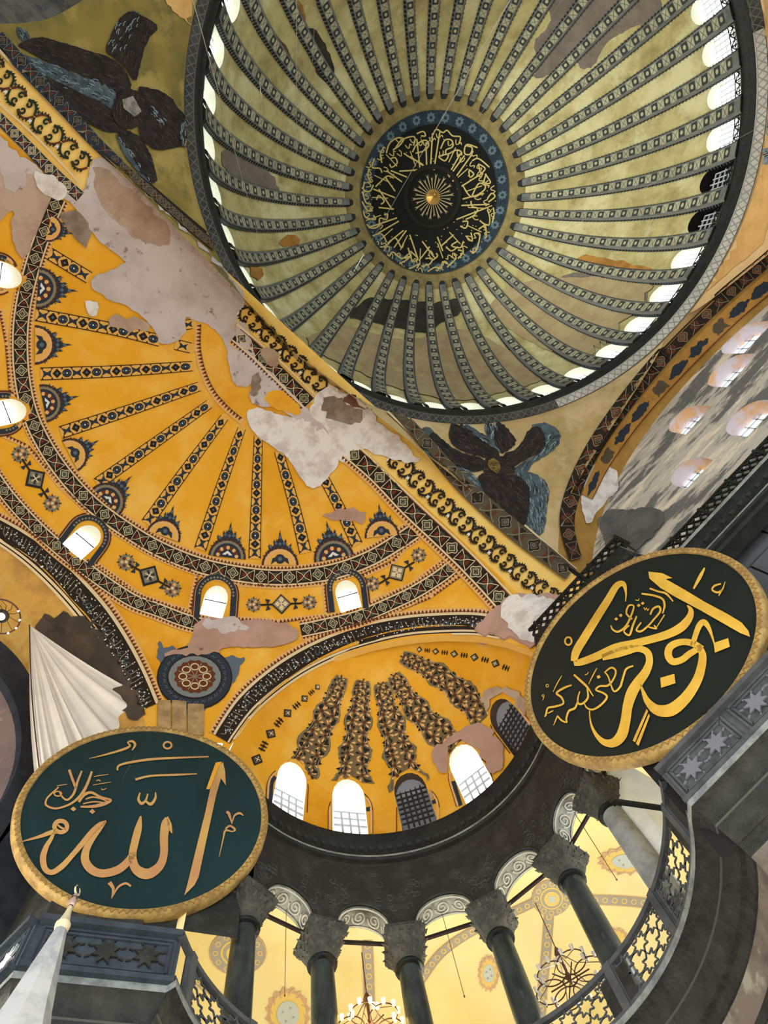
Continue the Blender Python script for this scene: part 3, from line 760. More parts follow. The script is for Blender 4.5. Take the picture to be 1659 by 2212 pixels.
# columns
M_SHAFT = mat('dark_green_column_marble', (62, 70, 70), (44, 50, 50), scale=2.5, rough=.35, stretch=(1, 1, .4), c3=(96, 104, 104), scale3=3, lo3=.6, hi3=.75)
M_CAP = mat('capital_marble', (70, 72, 68), (98, 98, 90), scale=3, lo=.45, hi=.7, bump=.6, bscale=9)
names_c = {5: 'first column from the left, just right of the left roundel', -19: 'second column from the left, left of the lit chandelier', -43: 'third column from the left, right of the lit chandelier', -69: 'fourth column from the left, left of the iron ring chandelier',
           -94.5: 'fifth column from the left, leaning over the iron ring chandelier', -117: 'pale sixth column in front of the white sheet'}
for a in CA[2:8]:
    c = pol(a, 6.33); t = thing('column', 'dark marble column of the exedra gallery, '+names_c[a], 'column', 'gallery columns of the exedra')
    pale = a == -117  # the sixth shaft alone has a paler marble
    b = MB(); b.lathe(c, [(.37, 14.0), (.375, 15), (.36, 16.2), (.335, 17.3), (.33, 17.42)], 24); b.build('shaft', M_SHAFT if not pale else mat('pale_column_marble', (158, 164, 164), (128, 134, 134), scale=2), t)
    b = MB(); b.lathe(c, [(.33, 17.38), (.43, 17.4), (.45, 17.46), (.42, 17.52), (.38, 17.56)], 24); b.build('necking', M_BLK, t)
    b = MB(); b.lathe(c, [(.6, 13.1), (.6, 13.35), (.52, 13.45), (.55, 13.6), (.47, 13.75), (.42, 13.85), (.40, 14.0), (.37, 14.02)], 24); b.build('base', M_GRY, t)
    # basket capital: round below, square above
    b = MB(); ca = RD(a); ux = Vector((cos(ca), sin(ca), 0)); uy = Vector((-sin(ca), cos(ca), 0)); N = 32; prof = [(.36, 17.55, 0), (.42, 17.62, .1), (.47, 17.75, .3), (.52, 17.95, .6), (.6, 18.15, .9), (.66, 18.3, 1), (.66, 18.4, 1), (.56, 18.42, 1), (.52, 18.52, 1), (.6, 18.56, 1), (.0, 18.56, 1)]
    V = []
    for r, z, k in prof:
        for i in range(N):
            th = 2*pi*i/N; x = cos(th); y = sin(th); m_ = max(abs(x), abs(y)); sx = x*(1-k)+x/m_*k*.92; sy = y*(1-k)+y/m_*k*.92
            V.append(c+ux*sx*r*1.12+uy*sy*r*1.05+Vector((0, 0, z)))
    b.add(V, [(i*N+j, i*N+(j+1) % N, (i+1)*N+(j+1) % N, (i+1)*N+j) for i in range(len(prof)-1) for j in range(N)])
    cap = b.build('capital', M_CAP, t)
    b = MB()
    for row, (r, z, s) in enumerate(((.5, 17.66, .1), (.56, 17.84, .12), (.65, 18.04, .13), (.74, 18.22, .13))):
        for i in range(16):
            th = 2*pi*(i+.5*(row % 2))/16; k = row/3*.9; x = cos(th); y = sin(th); m_ = max(abs(x), abs(y)); sx = (x*(1-k)+x/m_*k*.95)*r; sy = (y*(1-k)+y/m_*k*.95)*r*.92
            p = c+ux*sx+uy*sy+Vector((0, 0, z)); o = (ux*x+uy*y).normalized(); tt = Vector((-o.y, o.x, 0))
            b.add([p-tt*s*.6-o*.03, p+tt*s*.6-o*.03, p+o*s*.75+Vector((0, 0, s*.8)), p+Vector((0, 0, s*.9))-o*.02], [(0, 1, 2), (1, 3, 2), (3, 0, 2)])
    b.build('acanthus_leaves', mat('leaf_relief_marble', (94, 95, 88), (60, 62, 58), scale=4), cap, smooth=False, kind='stuff')
# iron tie rods between capitals
for i, (a, c) in enumerate(zip(CA[2:8], CA[3:9])):
    b = MB(); b.bar(pol(a-4, 6.33, 18.38), pol(c+4, 6.33, 18.38), .045, .045)
    tag(b.build('tie_rod', mat('rusty_iron', (44, 34, 30)), smooth=False), 'iron tie rod between two capitals, %s bay of the arcade from the left' % ('first', 'second', 'third', 'fourth', 'fifth', 'sixth', 'seventh')[i], 'tie rod', 'iron tie rods of the exedra')

# gallery vault and wall behind the columns
M_GAL = mat('pale_yellow_gallery_plaster', (244, 230, 174), (240, 222, 152), scale=.35, lo=.4, hi=.65)
def gal(u, v):
    a = -146+u*166; r = 6.75+v*9.0; return pol(a, r, 20.1+1.3*sin(pi*min(1, v*1.05))-.9*v*v)
b = MB(); b.grid(gal, 72, 16); so_g = b.build('ceiling', M_GAL, kind='structure')
b = MB(); b.grid(lambda u, v: pol(-146+u*166, 15.7, 12.9+v*7.2), 72, 4); b.quad(pol(20, 6.9, 12.9), pol(20, 15.7, 12.9), pol(20, 15.7, 21.4), pol(20, 6.9, 21.4)); b.quad(pol(-146, 6.9, 12.9), pol(-146, 15.7, 12.9), pol(-146, 15.7, 21.4), pol(-146, 6.9, 21.4)); wg = b.build('wall_gallery', M_GAL, kind='structure')
b = MB(); b.grid(lambda u, v: pol(-146+u*166, 5.8+v*9.9, 12.95), 72, 3); b.build('floor_gallery', M_GRY, kind='structure')

# ------------------------------------------------------------------ parapets at gallery floor level
M_PAR = mat('parapet_marble', (88, 92, 95), (62, 66, 70), scale=2, lo=.4, hi=.7, rough=.6)
M_EDGE = mat('pale_floor_edge', (150, 158, 156), (112, 118, 118), scale=2)
lower = thing('gallery_edge', 'stepped dark underside and pale fascia carrying the pierced gallery parapet', 'cornice')
LP = [((-16, -13.1), (0, -1)), ((17.2, -13.1), (-.25, -.97))]+[((pol(a, LIP).x, pol(a, LIP).y), (cos(RD(a)), sin(RD(a)))) for a in [-148+i*4 for i in range(47)]]+[((27.05, -7.0), (.89, -.45)), ((28.4, -4.35), (.6, -.8)), ((38, -4.0), (0, -1))]
b = MB(); sweep(b, LP, [(.3, 13.16), (0, 13.14), (0, 12.98)], 1)
sweep(b, LP, [(0, 12.98), (.08, 12.93), (.22, 12.72), (.26, 12.55), (.26, 12.5)], 0); sweep(b, LP, [(.26, 12.5), (.29, 12.47)], 2); sweep(b, LP, [(.29, 12.47), (.4, 12.2), (.42, 12.05), (.5, 11.98), (.52, 11.75), (.56, 11.72)], 0)
b.build('moulding', [M_STONE, M_EDGE, mat('pale_moulding_edge', (84, 88, 84))], lower)  # last material: a thin paler line along the moulding
M_LOW = mat('mottled_beige_marble', (128, 118, 108), (92, 84, 80), scale=.8, lo=.42, hi=.6, c3=(164, 160, 146), scale3=.9, lo3=.55, hi3=.62)
b = MB(); sweep(b, LP, [(.56, 11.72), (.56, 0)], 0); wlow = b.build('wall_lower', M_LOW, kind='structure')
# dark frames and carved spandrel pieces on the lower wall
b = MB(); sweep(b, [((p[0]-n[0]*.0, p[1]-n[1]*.0), n) for p, n in LP], [(.5, 11.1), (.48, 11.05), (.48, 10.95), (.5, 10.9)], 0); b.build('string_course', M_STONE, wlow)
# pierced parapet of the exedra
par = thing('pierced_parapet', 'curved marble gallery parapet pierced with star lattice, lower right between columns and cornice', 'balustrade')
def parseg(b, PQ, z0, z1, solid=False):
    pass
b = MB()
r0 = LIP+.04
for z, h in ((13.2, .06), (14.3, .06)): b.grid(lambda u, v: pol(-149+185*u, r0+[.0, .14, .14, 0, 0][int(round(v*4))], z+[-h, -h, h, h, -h][int(round(v*4))]), 72, 4)
b.build('handrail', M_PAR, par)
posts = [-117, -94.5, -69, -43, -19, 5, 29, -141]
for a in posts:
    b = MB(); c = pol(a, r0+.07); n = Vector((cos(RD(a)), sin(RD(a)), 0)); t = Vector((-n.y, n.x, 0))
    b.box(c+Vector((0, 0, 13.75)), t*.11, n*.1, Vector((0, 0, .62))); b.box(c+Vector((0, 0, 13.75))-n*.0, t*.15, n*.05, Vector((0, 0, .5))); b.build('post', M_PAR, par, smooth=False)
def starpanel(b, F, w, h, cell):
    nx = max(1, int(round(w/cell))); ny = 2; cw = w/nx; ch = h/ny; r = .017
    for i in range(nx):
        for j in range(ny):
            cx = (i+.5)*cw; cy = (j+.5)*ch; P = []
            for k in range(16):
                rr = .46 if k % 2 == 0 else .27; P.append(F(cx+cw*rr*cos(k*pi/8), cy+ch*rr*sin(k*pi/8)))
            for k in range(16): b.bar(P[k], P[(k+1) % 16], r, r)
            for (dx, dy) in ((.5, 0), (-.5, 0), (0, .5), (0, -.5)): b.bar(F(cx+cw*dx*.9, cy+ch*dy*.9), F(cx+cw*dx*1.12, cy+ch*dy*1.12), r*1.2)
    for k in range(2):
        off = .03+.045*k
        b.bar(F(off, 0), F(off, h), r); b.bar(F(w-off, 0), F(w-off, h), r)
ps = sorted(posts)
for a, c in zip(ps, ps[1:]):
    b = MB(); L = RD(c-a)*r0-.26; st = a+degrees(.13/r0)
    starpanel(b, lambda s, z: pol(st+degrees(s/r0), r0+.07, 13.27+z), L, .96, .62)
    b.build('star_lattice_panel', M_PAR, par, smooth=False)
for a in (-94.5, -141):    # carved triangular blocks behind two posts
    b = MB(); P = [pol(a-4.5, 5.75, 13.2), pol(a+4.5, 5.75, 13.2), pol(a, 6.2, 13.2)]; b.add(P+[p+Vector((0, 0, .9)) for p in P], [(0, 1, 2), (5, 4, 3), (0, 3, 4, 1), (1, 4, 5, 2), (2, 5, 3, 0)]); b.build('carved_block', M_STONE, par, smooth=False)
# straight parapets with relief
M_PARB = mat('bluish_parapet_marble', (66, 76, 86), (48, 56, 64), scale=2, lo=.4, hi=.7)
def straight(name, label, A, B, n, cells, mt, mt2):
    t = thing(name, label, 'balustrade'); A = Vector(A); B = Vector(B); L = (B-A).length; d = (B-A)/L; n = Vector(n)
    b = MB(); b.box((A+B)/2+n*.1+Vector((0, 0, 13.74)), d*(L/2), n*.05, Vector((0, 0, .58))); b.build('slab', mt, t, smooth=False)
    b = MB(); b.bar(A+Vector((0, 0, 14.33)), B+Vector((0, 0, 14.33)), .14, .07); b.bar(A+Vector((0, 0, 13.2)), B+Vector((0, 0, 13.2)), .12, .06); b.build('handrail', mt, t, smooth=False)
    for i in range(cells):
        s0 = L*i/cells+.12; s1 = L*(i+1)/cells-.12; w = s1-s0
        F = lambda s, z: A+d*(s0+s)+Vector((0, 0, 13.32+z))+n*.03
        b = MB()
        for (x0, y0, x1, y1) in ((0, 0, w, 0), (w, 0, w, .9), (w, .9, 0, .9), (0, .9, 0, 0), (.1, .1, w-.1, .1), (w-.1, .1, w-.1, .8), (w-.1, .8, .1, .8), (.1, .8, .1, .1)): b.bar(F(x0, y0), F(x1, y1), .028)
        b.build('panel_frame', mt, t, smooth=False)
        k = max(1, int(w/.8))
        for q in range(k):
            cx = .12+(w-.24)*(q+.5)/k; P = [F(cx+(.3 if j % 2 else .16)*cos(j*pi/8), .45+(.3 if j % 2 else .16)*sin(j*pi/8)) for j in range(16)]
            b = MB(); b.add(P+[p-n*.05 for p in P], [tuple(range(16, 32))]+[(j, (j+1) % 16, 16+(j+1) % 16, 16+j) for j in range(16)]); b.build('star_relief', mt2, t, smooth=False)
            b = MB()
            for j in range(8): th = j*pi/4+.39; b.bar(F(cx+.32*cos(th), .45+.3*sin(th)), F(cx+.42*cos(th), .45+.4*sin(th)), .02)
            b.build('ray_relief', mt2, t, smooth=False, kind='stuff')
straight('solid_parapet', 'solid grey gallery parapet with carved stars running right from below the right roundel', (17.25, -13.2, 0), (7, -13.2, 0), (0, -1, 0), 5, M_PAR, mat('pale_star_relief', (116, 118, 126)))
straight('solid_parapet', 'dark bluish carved parapet directly under the left roundel', (27.0, -7.1, 0), (28.35, -4.4, 0), (.89, -.45, 0), 1, M_PARB, M_STONE)
straight('solid_parapet', 'carved parapet with white openwork scrolls at the lower left edge', (28.4, -4.3, 0), (36, -3.9, 0), (0, -1, 0), 4, M_PARB, mat('white_openwork', (176, 184, 186)))

# piers beside the exedra, above the parapet
b = MB()
def wallq(b, A, B, z0, z1): b.quad((A[0], A[1], z0), (B[0], B[1], z0), (B[0], B[1], z1), (A[0], A[1], z1))
wallq(b, pol(9, 6.1), (30.35, -5.0), 16.7, 24.4); wallq(b, (30.35, -5.0), (46, -5.0), 6, 27); wallq(b, (29.2, -7.1), (30.35, -5.0), 13, 16.7); wallq(b, (29.2, -7.1), (30.6, -8.2), 13, 16.7); wallq(b, pol(9, 6.1), (29.2, -9.9), 16.7, 22.0)
wallq(b, pol(-147, 6.3), (17.5, -13.6), 13, 22.0)
b.build('wall_pier', M_STONE, kind='structure', smooth=False)
# pale slabs of the pier seen just above the left roundel
b = MB()
for (a, c) in (((340, 1515), (368, 1590)), ((371, 1515), (402, 1590)), ((405, 1522), (440, 1590))):
    P = [sph_hit(a[0], a[1]), sph_hit(c[0], a[1]), sph_hit(c[0], c[1]), sph_hit(a[0], c[1])]
    nn = (SC_-P[0]).normalized(); bb = MB(); Q = [p+nn*.06 for p in P]; bb.add(Q+P, [(0, 1, 2, 3)]+[(k, (k+1) % 4, 4+(k+1) % 4, 4+k) for k in range(4)])
    bb.build('slab', mat('tan_marble_slab', (184, 156, 108), (150, 124, 84), scale=1.5), half, smooth=False)

# nave floor (below the frame)
b = MB(); b.quad((-40, -40, 0), (50, -40, 0), (50, 40, 0), (-40, 40, 0)); b.build('floor', mat('pale_marble_floor', (170, 165, 155), (150, 146, 138), scale=.3, rough=.4), kind='structure', smooth=False)

# ------------------------------------------------------------------ calligraphy roundels
def roundel(c, az, tilt, label, board, name='calligraphy_roundel'):
    c = Vector(c); n = Vector((cos(RD(az))*cos(RD(tilt)), sin(RD(az))*cos(RD(tilt)), sin(RD(tilt)))); u = Vector((0, 0, 1)).cross(n).normalized(); v = n.cross(u)
    t = thing(name, label, 'roundel', 'great calligraphy roundels'); R = 3.75
    D = lambda a, r, o: c+u*(r*cos(a))+v*(r*sin(a))+n*o
    b = MB(); b.grid(lambda s, q: D(s*2*pi, max(.001, 3.56*q), 0), 96, 3); b.grid(lambda s, q: D(s*2*pi, 3.6*q+.001, -.22), 64, 1); b.build('board', board, t)
    b = MB(); pr_ = [(3.53, .0), (3.55, .06), (3.6, .08), (3.69, .08), (3.74, .04), (3.77, -.05), (3.77, -.24), (3.5, -.24)]
    b.grid(lambda s, q: D(s*2*pi, *pr_[int(round(q*7))]), 128, 7); fr = b.build('frame', mat('carved_gilt_frame', (186, 156, 92), (150, 122, 74), scale=3, lo=.4, hi=.6, rough=.5, bump=.3, bscale=10), t)
    b = MB()
    for k in range(120):
        a = 2*pi*k/120; da = pi/120
        b.bar(D(a, 3.58, .085), D(a+da, 3.70, .08), .012, mi=0, up=n); b.bar(D(a+da, 3.70, .08), D(a+2*da, 3.58, .085), .012, up=n)
    b.build('frame_relief', mat('frame_braid_relief', (146, 114, 62)), fr, smooth=False, kind='stuff')  # braid bars in a darker gilt than the frame
    b = MB()   # iron brackets holding the disc to the wall
    for sx in (-1, 1):
        b.bar(D(pi/2+sx*.35, 3.7, -.2), D(pi/2+sx*.35, 4.2, -1.2), .06)
        b.bar(D(-pi/2+sx*.5, 3.6, -.2), D(-pi/2+sx*.5, 3.4, -1.6), .06)
    b.build('bracket', M_BLK, t, smooth=False)
    return t, c+n*.005, n
RA, ca_, na_ = roundel((29.08, -6.2, 20.39), 153.2, -7.6, 'green-black roundel lower left with a single large gold word in Arabic script', mat('dark_teal_board', (18, 44, 46), (22, 50, 54), scale=.4, rough=.45))
RB, cb_, nb_ = roundel((15.37, -13.07, 18.09), 93.9, -2.8, 'black roundel on the right with crowded gold Arabic lettering', mat('black_green_board', (24, 31, 28), (28, 36, 32), scale=.5, rough=.5))

# ------------------------------------------------------------------ cloths, minbar, lamps, cables
M_CLO = mat('white_cloth', (226, 220, 208), (214, 210, 202), scale=.6)
apex = sph_hit(66, 1352); apex = aty(66, 1352, -.1) if False else None
vb = ray(66, 1352); apex = CAM+vb*31.0
bot = [(346, 1532), (330, 1560), (290, 1620), (230, 1670), (170, 1700), (120, 1700), (78, 1702)]
bp = [atplane(x, y, ca_-na_*1.1, na_) for x, y in bot]; bp = [Vector(q) for q in crv([tuple(p) for p in bp], 14)]
def clo(u, v):
    i = u*(len(bp)-1); k = min(int(i), len(bp)-2); P = bp[k].lerp(bp[k+1], i-k); X = apex.lerp(P, v)
    w = .30*v*(sin(u*38+sin(u*11)*1.5)*.6+sin(u*71)*.25); X = X-na_*0+Vector((-.89, .45, -.2))*w; X.z -= .35*sin(pi*v)*(.6+.4*sin(u*7)); return X
b = MB(); b.grid(clo, 180, 14); cl = tag(b.build('hanging_cloth', M_CLO), 'white pleated cloth fanning down from the bema vault to the left roundel', 'cloth')
b = MB(); b.tube([clo(.93, v/12)+Vector((-.05, .05, -.08)) for v in range(13)], .03, 4); tag(b.build('cord', mat('brown_cord', (70, 50, 40))), 'thin brown cord running down the left side of the white pleated cloth', 'cord')
sp = pol(-128, 7.4, 0); sn = (Vector((CAM.x, CAM.y, 0))-sp); sn.z = 0; sn.normalize(); st_ = Vector((-sn.y, sn.x, 0))
spoly = [(1258, 1650), (1330, 1640), (1425, 1690), (1440, 1790), (1436, 1925), (1385, 1850), (1310, 1745)]
V, T = cdt([[(lambda q: ((q-sp).dot(st_), q.z))(atplane(x, y, sp, sn)) for x, y in spoly]], .22)
b = MB(); b.add([sp+st_*v.x+Vector((0, 0, v.y))+sn*(.07*sin(v.x*5+v.y*.8)+.04*sin(v.x*13)) for v in V], T)
tag(b.build('white_sheet', mat('white_sheet_cloth', (236, 240, 238), (218, 222, 222), scale=.8)), 'white protective sheet hanging behind the pale right-hand column', 'sheet')
# minbar spire
mx = atz(168, 1922, 10.8); MXY = Vector((mx.x, mx.y, 0))
minb = thing('pulpit_spire', 'pointed pale marble spire of the pulpit with a crescent finial at the lower left', 'spire')
def zfor(py):
    best = 0, 1e9
    for k in range(2000):
        z = 3+k*.005; q = Vector((MXY.x, MXY.y, z))-CAM; y = H_/2+F_*q.dot(RR[1])/q.dot(RR[2])
        if abs(y-py) < best[1]: best = z, abs(y-py)
    return best[0]
z1 = zfor(2005); z2 = zfor(1952); z3 = zfor(1925)
M_MIN = mat('pale_minbar_marble', (170, 174, 176), (138, 144, 148), scale=2.5, lo=.45, hi=.65, rough=.5)
b = MB(); N = 8
prof = [(.98, z1-3.9), (.30, z1-1.25), (.085, z1-.03)]
V = [MXY+Vector((r*cos(2*pi*k/N+.3), r*sin(2*pi*k/N+.3), z)) for r, z in prof for k in range(N)]
b.add(V, [(i*N+k, i*N+(k+1) % N, (i+1)*N+(k+1) % N, (i+1)*N+k) for i in range(2) for k in range(N)]); b.build('cone', M_MIN, minb, smooth=False)
M_FIN = mat('cream_finial', (190, 180, 152), rough=.5)
b = MB(); L = z2-z1; b.lathe(MXY+Vector((0, 0, z1)), [(.085, -.05), (.105, 0), (.11, .06*1), (.09, .12*L), (.075, .3*L), (.05, .55*L), (.035, .8*L), (.03, .86*L)], 16); b.build('collar', M_FIN, minb)
b = MB(); L3 = z3-z2; b.lathe(MXY+Vector((0, 0, z2)), [(.03, -.1*L), (.055, -.03), (.06, .04), (.03, .1), (.028, .35*L3+.08), (.05, .45*L3), (.025, .6*L3), (.015, .8*L3)], 14); b.build('finial', mat('mauve_finial', (160, 138, 132), rough=.4), minb)
b = MB(); cc = MXY+Vector((0, 0, z3+.02)); P = [cc+Vector((0, 0, 0))+Vector((-.5, .86, 0))*(.07*cos(t))+Vector((0, 0, .07*sin(t))) for t in [-pi*.5+.35-pi*1.0+i*(2*pi-.9)/20 for i in range(21)]]
b.tube(P, [.004+.014*sin(pi*i/20) for i in range(21)], 6); b.build('crescent', M_FIN, minb)
# ring chandeliers in the gallery
def chandelier(px, py, z, R, label, lit=False, rot=0):
    c = atz(px, py, z); t = thing('chandelier', label, 'chandelier')
    M_IR = mat('bronze_ironwork', (92, 62, 44), rough=.5); M_GL = mat('lamp_glass', (214, 208, 196), rough=.2); M_LIT = mat('lit_lamp_glass', (255, 214, 120), emit=6)
    b = MB(); K = 6
    for k in range(K):
        a = rot+2*pi*k/K; q = c+Vector((cos(a), sin(a), 0))*R*.58; b.tube([q+Vector((cos(s), sin(s), 0))*R*.4 for s in [2*pi*i/24 for i in range(24)]], .018, 5, closed=True)
        b.tube([c+Vector((0, 0, .9)), c+Vector((cos(a), sin(a), 0))*R*.35+Vector((0, 0, .35)), q+Vector((cos(a), sin(a), 0))*R*.35], .012, 4)
        b.bar(c, q, .014)
    b.tube([c+Vector((cos(s), sin(s), 0))*R*.2 for s in [2*pi*i/20 for i in range(20)]], .02, 5, closed=True)
    b.build('ring_frame', M_IR, t)
    b = MB(); b.lathe(c, [(.01, 1.1), (.06, 1.0), (.12, .85), (.05, .7), (.03, .3), (.09, .1), (.05, -.05), (.01, -.15)], 12); b.build('stem', M_IR, t)
    for k in range(K):
        a = rot+2*pi*k/K; q = c+Vector((cos(a), sin(a), 0))*R*.58
        for j in range(5):
            s = a-1.5+j*.75; g = q+Vector((cos(s), sin(s), 0))*R*.42; b = MB(); b.lathe(g, [(.02, -.05), (.045, -.02), (.05, .05), (.06, .11), (.05, .115), (.04, .05), (.01, 0)], 8); b.build('glass_cup', M_LIT if lit else M_GL, t)
    b = MB(); b.bar(c+Vector((0, 0, 1.0)), c+Vector((0, 0, 18.3-z if z < 17 else 2)), .012); b.build('suspension', M_IR, t)
    if lit: lamp('chandelier_light', c+Vector((0, 0, -.3)), 60, (1, .7, .35), .2)
chandelier(1232, 2118, 15.6, 1.05, 'unlit iron chandelier of linked rings hanging between the fourth and fifth columns', rot=.3)
chandelier(800, 2222, 15.9, .95, 'lit warm glowing chandelier at the bottom edge between the second and third columns', lit=True)
c = CAM+ray(2, 1332)*26.0; t = thing('bema_lamp_ring', 'round wire lamp ring with small bulbs at the left edge under the bema vault', 'lamp')
b = MB(); Rg = .62
b.tube([c+Vector((cos(s), sin(s), 0))*Rg for s in [2*pi*i/32 for i in range(32)]], .03, 5, closed=True)
for k in range(10): a = 2*pi*k/10; b.tube([c+Vector((cos(a), sin(a), 0))*Rg, c+Vector((cos(a+.25), sin(a+.25), 0))*Rg*.5+Vector((0, 0, .25)), c+Vector((0, 0, .3))], .012, 4)
b.build('ring_frame', mat('bronze_ironwork', (92, 62, 44)), t)
b = MB(); b.lathe(c, [(.01, -.12), (.1, -.1), (.14, 0), (.1, .1), (.01, .12)], 14); b.build('globe', mat('white_globe', (236, 232, 222), emit=.7), t)
b = MB(); b.lathe(c, [(.15, 0), (.24, .02), (.24, .08), (.15, .1)], 16); b.build('collar', M_BLK, t)
for k in range(5):
    a = 2*pi*k/12-2.6; b = MB(); b.lathe(c+Vector((cos(a), sin(a), 0))*Rg, [(.005, -.08), (.035, -.06), (.035, 0), (.01, .02)], 8); b.build('bulb', mat('white_globe', (236, 232, 222)), t)
# floodlight arms on the parapet
for (a, b_, za, zb_, lab) in (((1447, 1748), (1326, 1731), 14.35, 14.75, 'black metal lamp arm reaching left from the parapet corner across the white sheet'), ((1518, 1535), (1607, 1592), 14.6, 14.2, 'short black bar lying across the solid parapet under the right roundel')):
    m_ = MB(); m_.bar(atz(*a, za), atz(*b_, zb_), .05, .05); q = atz(*b_, zb_); m_.box(q, Vector((.08, 0, 0)), Vector((0, .08, 0)), Vector((0, 0, .06))); tag(m_.build('metal_arm', M_BLK, smooth=False), lab, 'metal bar')
# hanging cables
# ------------------------------------------------------------------ painted ornament, laid on the vaults
UP = Surf([so_e, so_h, so_se, so_ne, so_sw, so_s, so_n, wall_s, so_c, so_b, so_r])
C_INK = mat('paint_black_brown', (40, 32, 24)); C_CRM = mat('paint_cream', (222, 202, 160)); C_GRN = mat('paint_dull_green', (70, 78, 62)); C_RED = mat('paint_brown_red', (112, 44, 30)); C_GRY = mat('paint_warm_grey', (134, 126, 104))
C_BRN = mat('paint_brown', (98, 52, 30)); C_TAN = mat('paint_tan', (226, 176, 112)); C_BLU = mat('paint_slate_blue', (44, 52, 62)); C_BLL = mat('paint_light_slate', (90, 104, 118)); C_WHT = mat('paint_white', (222, 226, 224)); C_YEL = mat('paint_band_yellow', (226, 174, 84)); C_DGR = mat('paint_dark_green', (34, 46, 32))
PAL = [C_INK, C_CRM, C_GRN, C_RED, C_GRY, C_BRN, C_TAN, C_BLU, C_BLL, C_WHT, C_YEL, C_DGR]
INK, CRM, GRN, RED, GRY, BRN, TAN, BLU_, BLL, WHT, YEL, DGR = range(12)
def strip(pt, P, v0, v1, mi, lv=0, u0=0, u1=None, step=12):
    u1 = P.L if u1 is None else u1; n = max(1, int((u1-u0)/step)); A = []; S = pt.S
    nv = max(1, int(abs(v1-v0)*P.w((u0+u1)/2)/7))
    for i in range(n+1):
        u = u0+(u1-u0)*i/n; A.append([S.hit(*P.at(u, v0+(v1-v0)*j/nv), pt.base+.012*lv) for j in range(nv+1)])
    V = [p if p is not None else CAM for r in A for p in r]; F = []
    for i in range(n):
        for j in range(nv):
            q = [(i*(nv+1)+j), (i*(nv+1)+j+1), ((i+1)*(nv+1)+j+1), ((i+1)*(nv+1)+j)]
            if any((V[k]-CAM).length < 1 for k in q) or (V[q[0]]-V[q[2]]).length > 3: continue
            F.append(q)
    use = sorted({k for f in F for k in f}); mp = {k: i for i, k in enumerate(use)}
    if F: pt.b.add([V[k] for k in use], [tuple(mp[k] for k in f) for f in F], mi)
def loc(P, u, w):
    return lambda pts: [P.at(u+x*w, y) for x, y in pts]
def circ(x, y, r, n=10, ry=None, a0=0): ry = ry or r; return [(x+r*cos(a0+2*pi*i/n), y+ry*sin(a0+2*pi*i/n)) for i in range(n)]
def cstroke(pt, f, pts, w, mi, lv, closed=False): pt.stroke(f(pts), w, mi, lv, closed)
def lattice(pt, P, faded=False, cell=1.15, cols=(INK, CRM, GRN, RED)):
    k0, line, g, r = cols
    strip(pt, P, -.5, .5, k0, 0)
    n = max(1, int(round(P.L/(P.w(P.L/2)*cell)))); c = P.L/n
    for i in range(n):
        u = (i+.5)*c; w = P.w(u); f = loc(P, u, w); lw = w*.05; h = c/w/2
        cstroke(pt, f, [(h, -.47), (h, .47)], lw*.8, line, 1)
        if i % 2 == 0:
            lob = [((.36+.07*cos(4*a))*cos(a)*min(1, h*1.9), (.38+.07*cos(4*a))*sin(a)) for a in [2*pi*q/24 for q in range(24)]]
            pt.fan(f(lob), g, 1); cstroke(pt, f, lob, lw, line, 2, True)
            cstroke(pt, f, circ(0, 0, .24, 4), lw, line, 2, True); pt.fan(f(circ(0, 0, .15, 4)), k0, 2); cstroke(pt, f, circ(0, 0, .09, 6), lw*.8, GRY, 3, True)
        else:
            for s in (-1, 1): cstroke(pt, f, [(-h, -.45*s), (-.16, -.2*s), (0, 0), (.16, .2*s), (h, .45*s)], lw, line, 2)
            for (x, y, m) in ((0, .3, g), (0, -.3, g), (.3, 0, r), (-.3, 0, r)):
                ht = [(x*1.25-y*.42, y*1.25+x*.42), (x*.9-y*.62, y*.9+x*.62), (x*.38, y*.38), (x*.9+y*.62, y*.9-x*.62), (x*1.25+y*.42, y*1.25-x*.42), (x*1.12, y*1.12)]
                pt.fan(f(ht), m, 1)
def saw(pt, P, v0, v1, base=TAN, tooth=BRN, n_per=9.0, lv=0):
    strip(pt, P, v0, v1, base, lv); n = int(P.L/n_per)
    for i in range(n):
        u = i*n_per; pt.fan([P.at(u, v0), P.at(u+n_per*.95, v0), P.at(u+n_per/2, v0+(v1-v0)*.8)], tooth, lv+1)
def mk(path, w=None): return Path([(p[0], p[1], p[2] if len(p) > 2 else w) for p in path])
def band(name, pts, w, parent, fn, *a, **k):
    P = mk(pts, w); pt = Paint(UP, .14 if parent in (sarch, p_se, p_ne) else .08 if parent is earch else .04); fn(pt, P, *a, **k); return pt.build(name, PAL, parent, smooth=False)

PAL += [mat('paint_ochre', (182, 136, 66), (164, 118, 54), scale=1), mat('paint_soft_umber', (86, 76, 58))]
# --- half dome: rings
ringA = [(124, 428), (92, 505), (66, 585), (48, 665), (42, 740), (47, 820), (64, 895), (95, 962), (140, 1028), (196, 1088), (262, 1138), (340, 1185), (425, 1220), (500, 1238), (580, 1248), (655, 1246), (730, 1233), (800, 1207), (860, 1172), (896, 1148)]
def ringfn(pt, P):
    lattice(pt, P); strip(pt, P, -.66, -.5, CRM, 0); strip(pt, P, .5, .66, CRM, 0)
    strip(pt, P, -.52, -.49, BRN, 1); strip(pt, P, .49, .52, BRN, 1)
    saw(pt, P, -.66, -.98, TAN, BRN, 8, 0); saw(pt, P, .66, .86, TAN, BRN, 8, 0)
band('lattice_band', ringA, 27, half, ringfn)
ringB = [(-150, 760), (-110, 870), (-60, 960), (-20, 1022), (18, 1075), (70, 1133), (130, 1188), (182, 1228), (233, 1265), (287, 1299), (341, 1319), (398, 1341), (459, 1356), (523, 1365)]
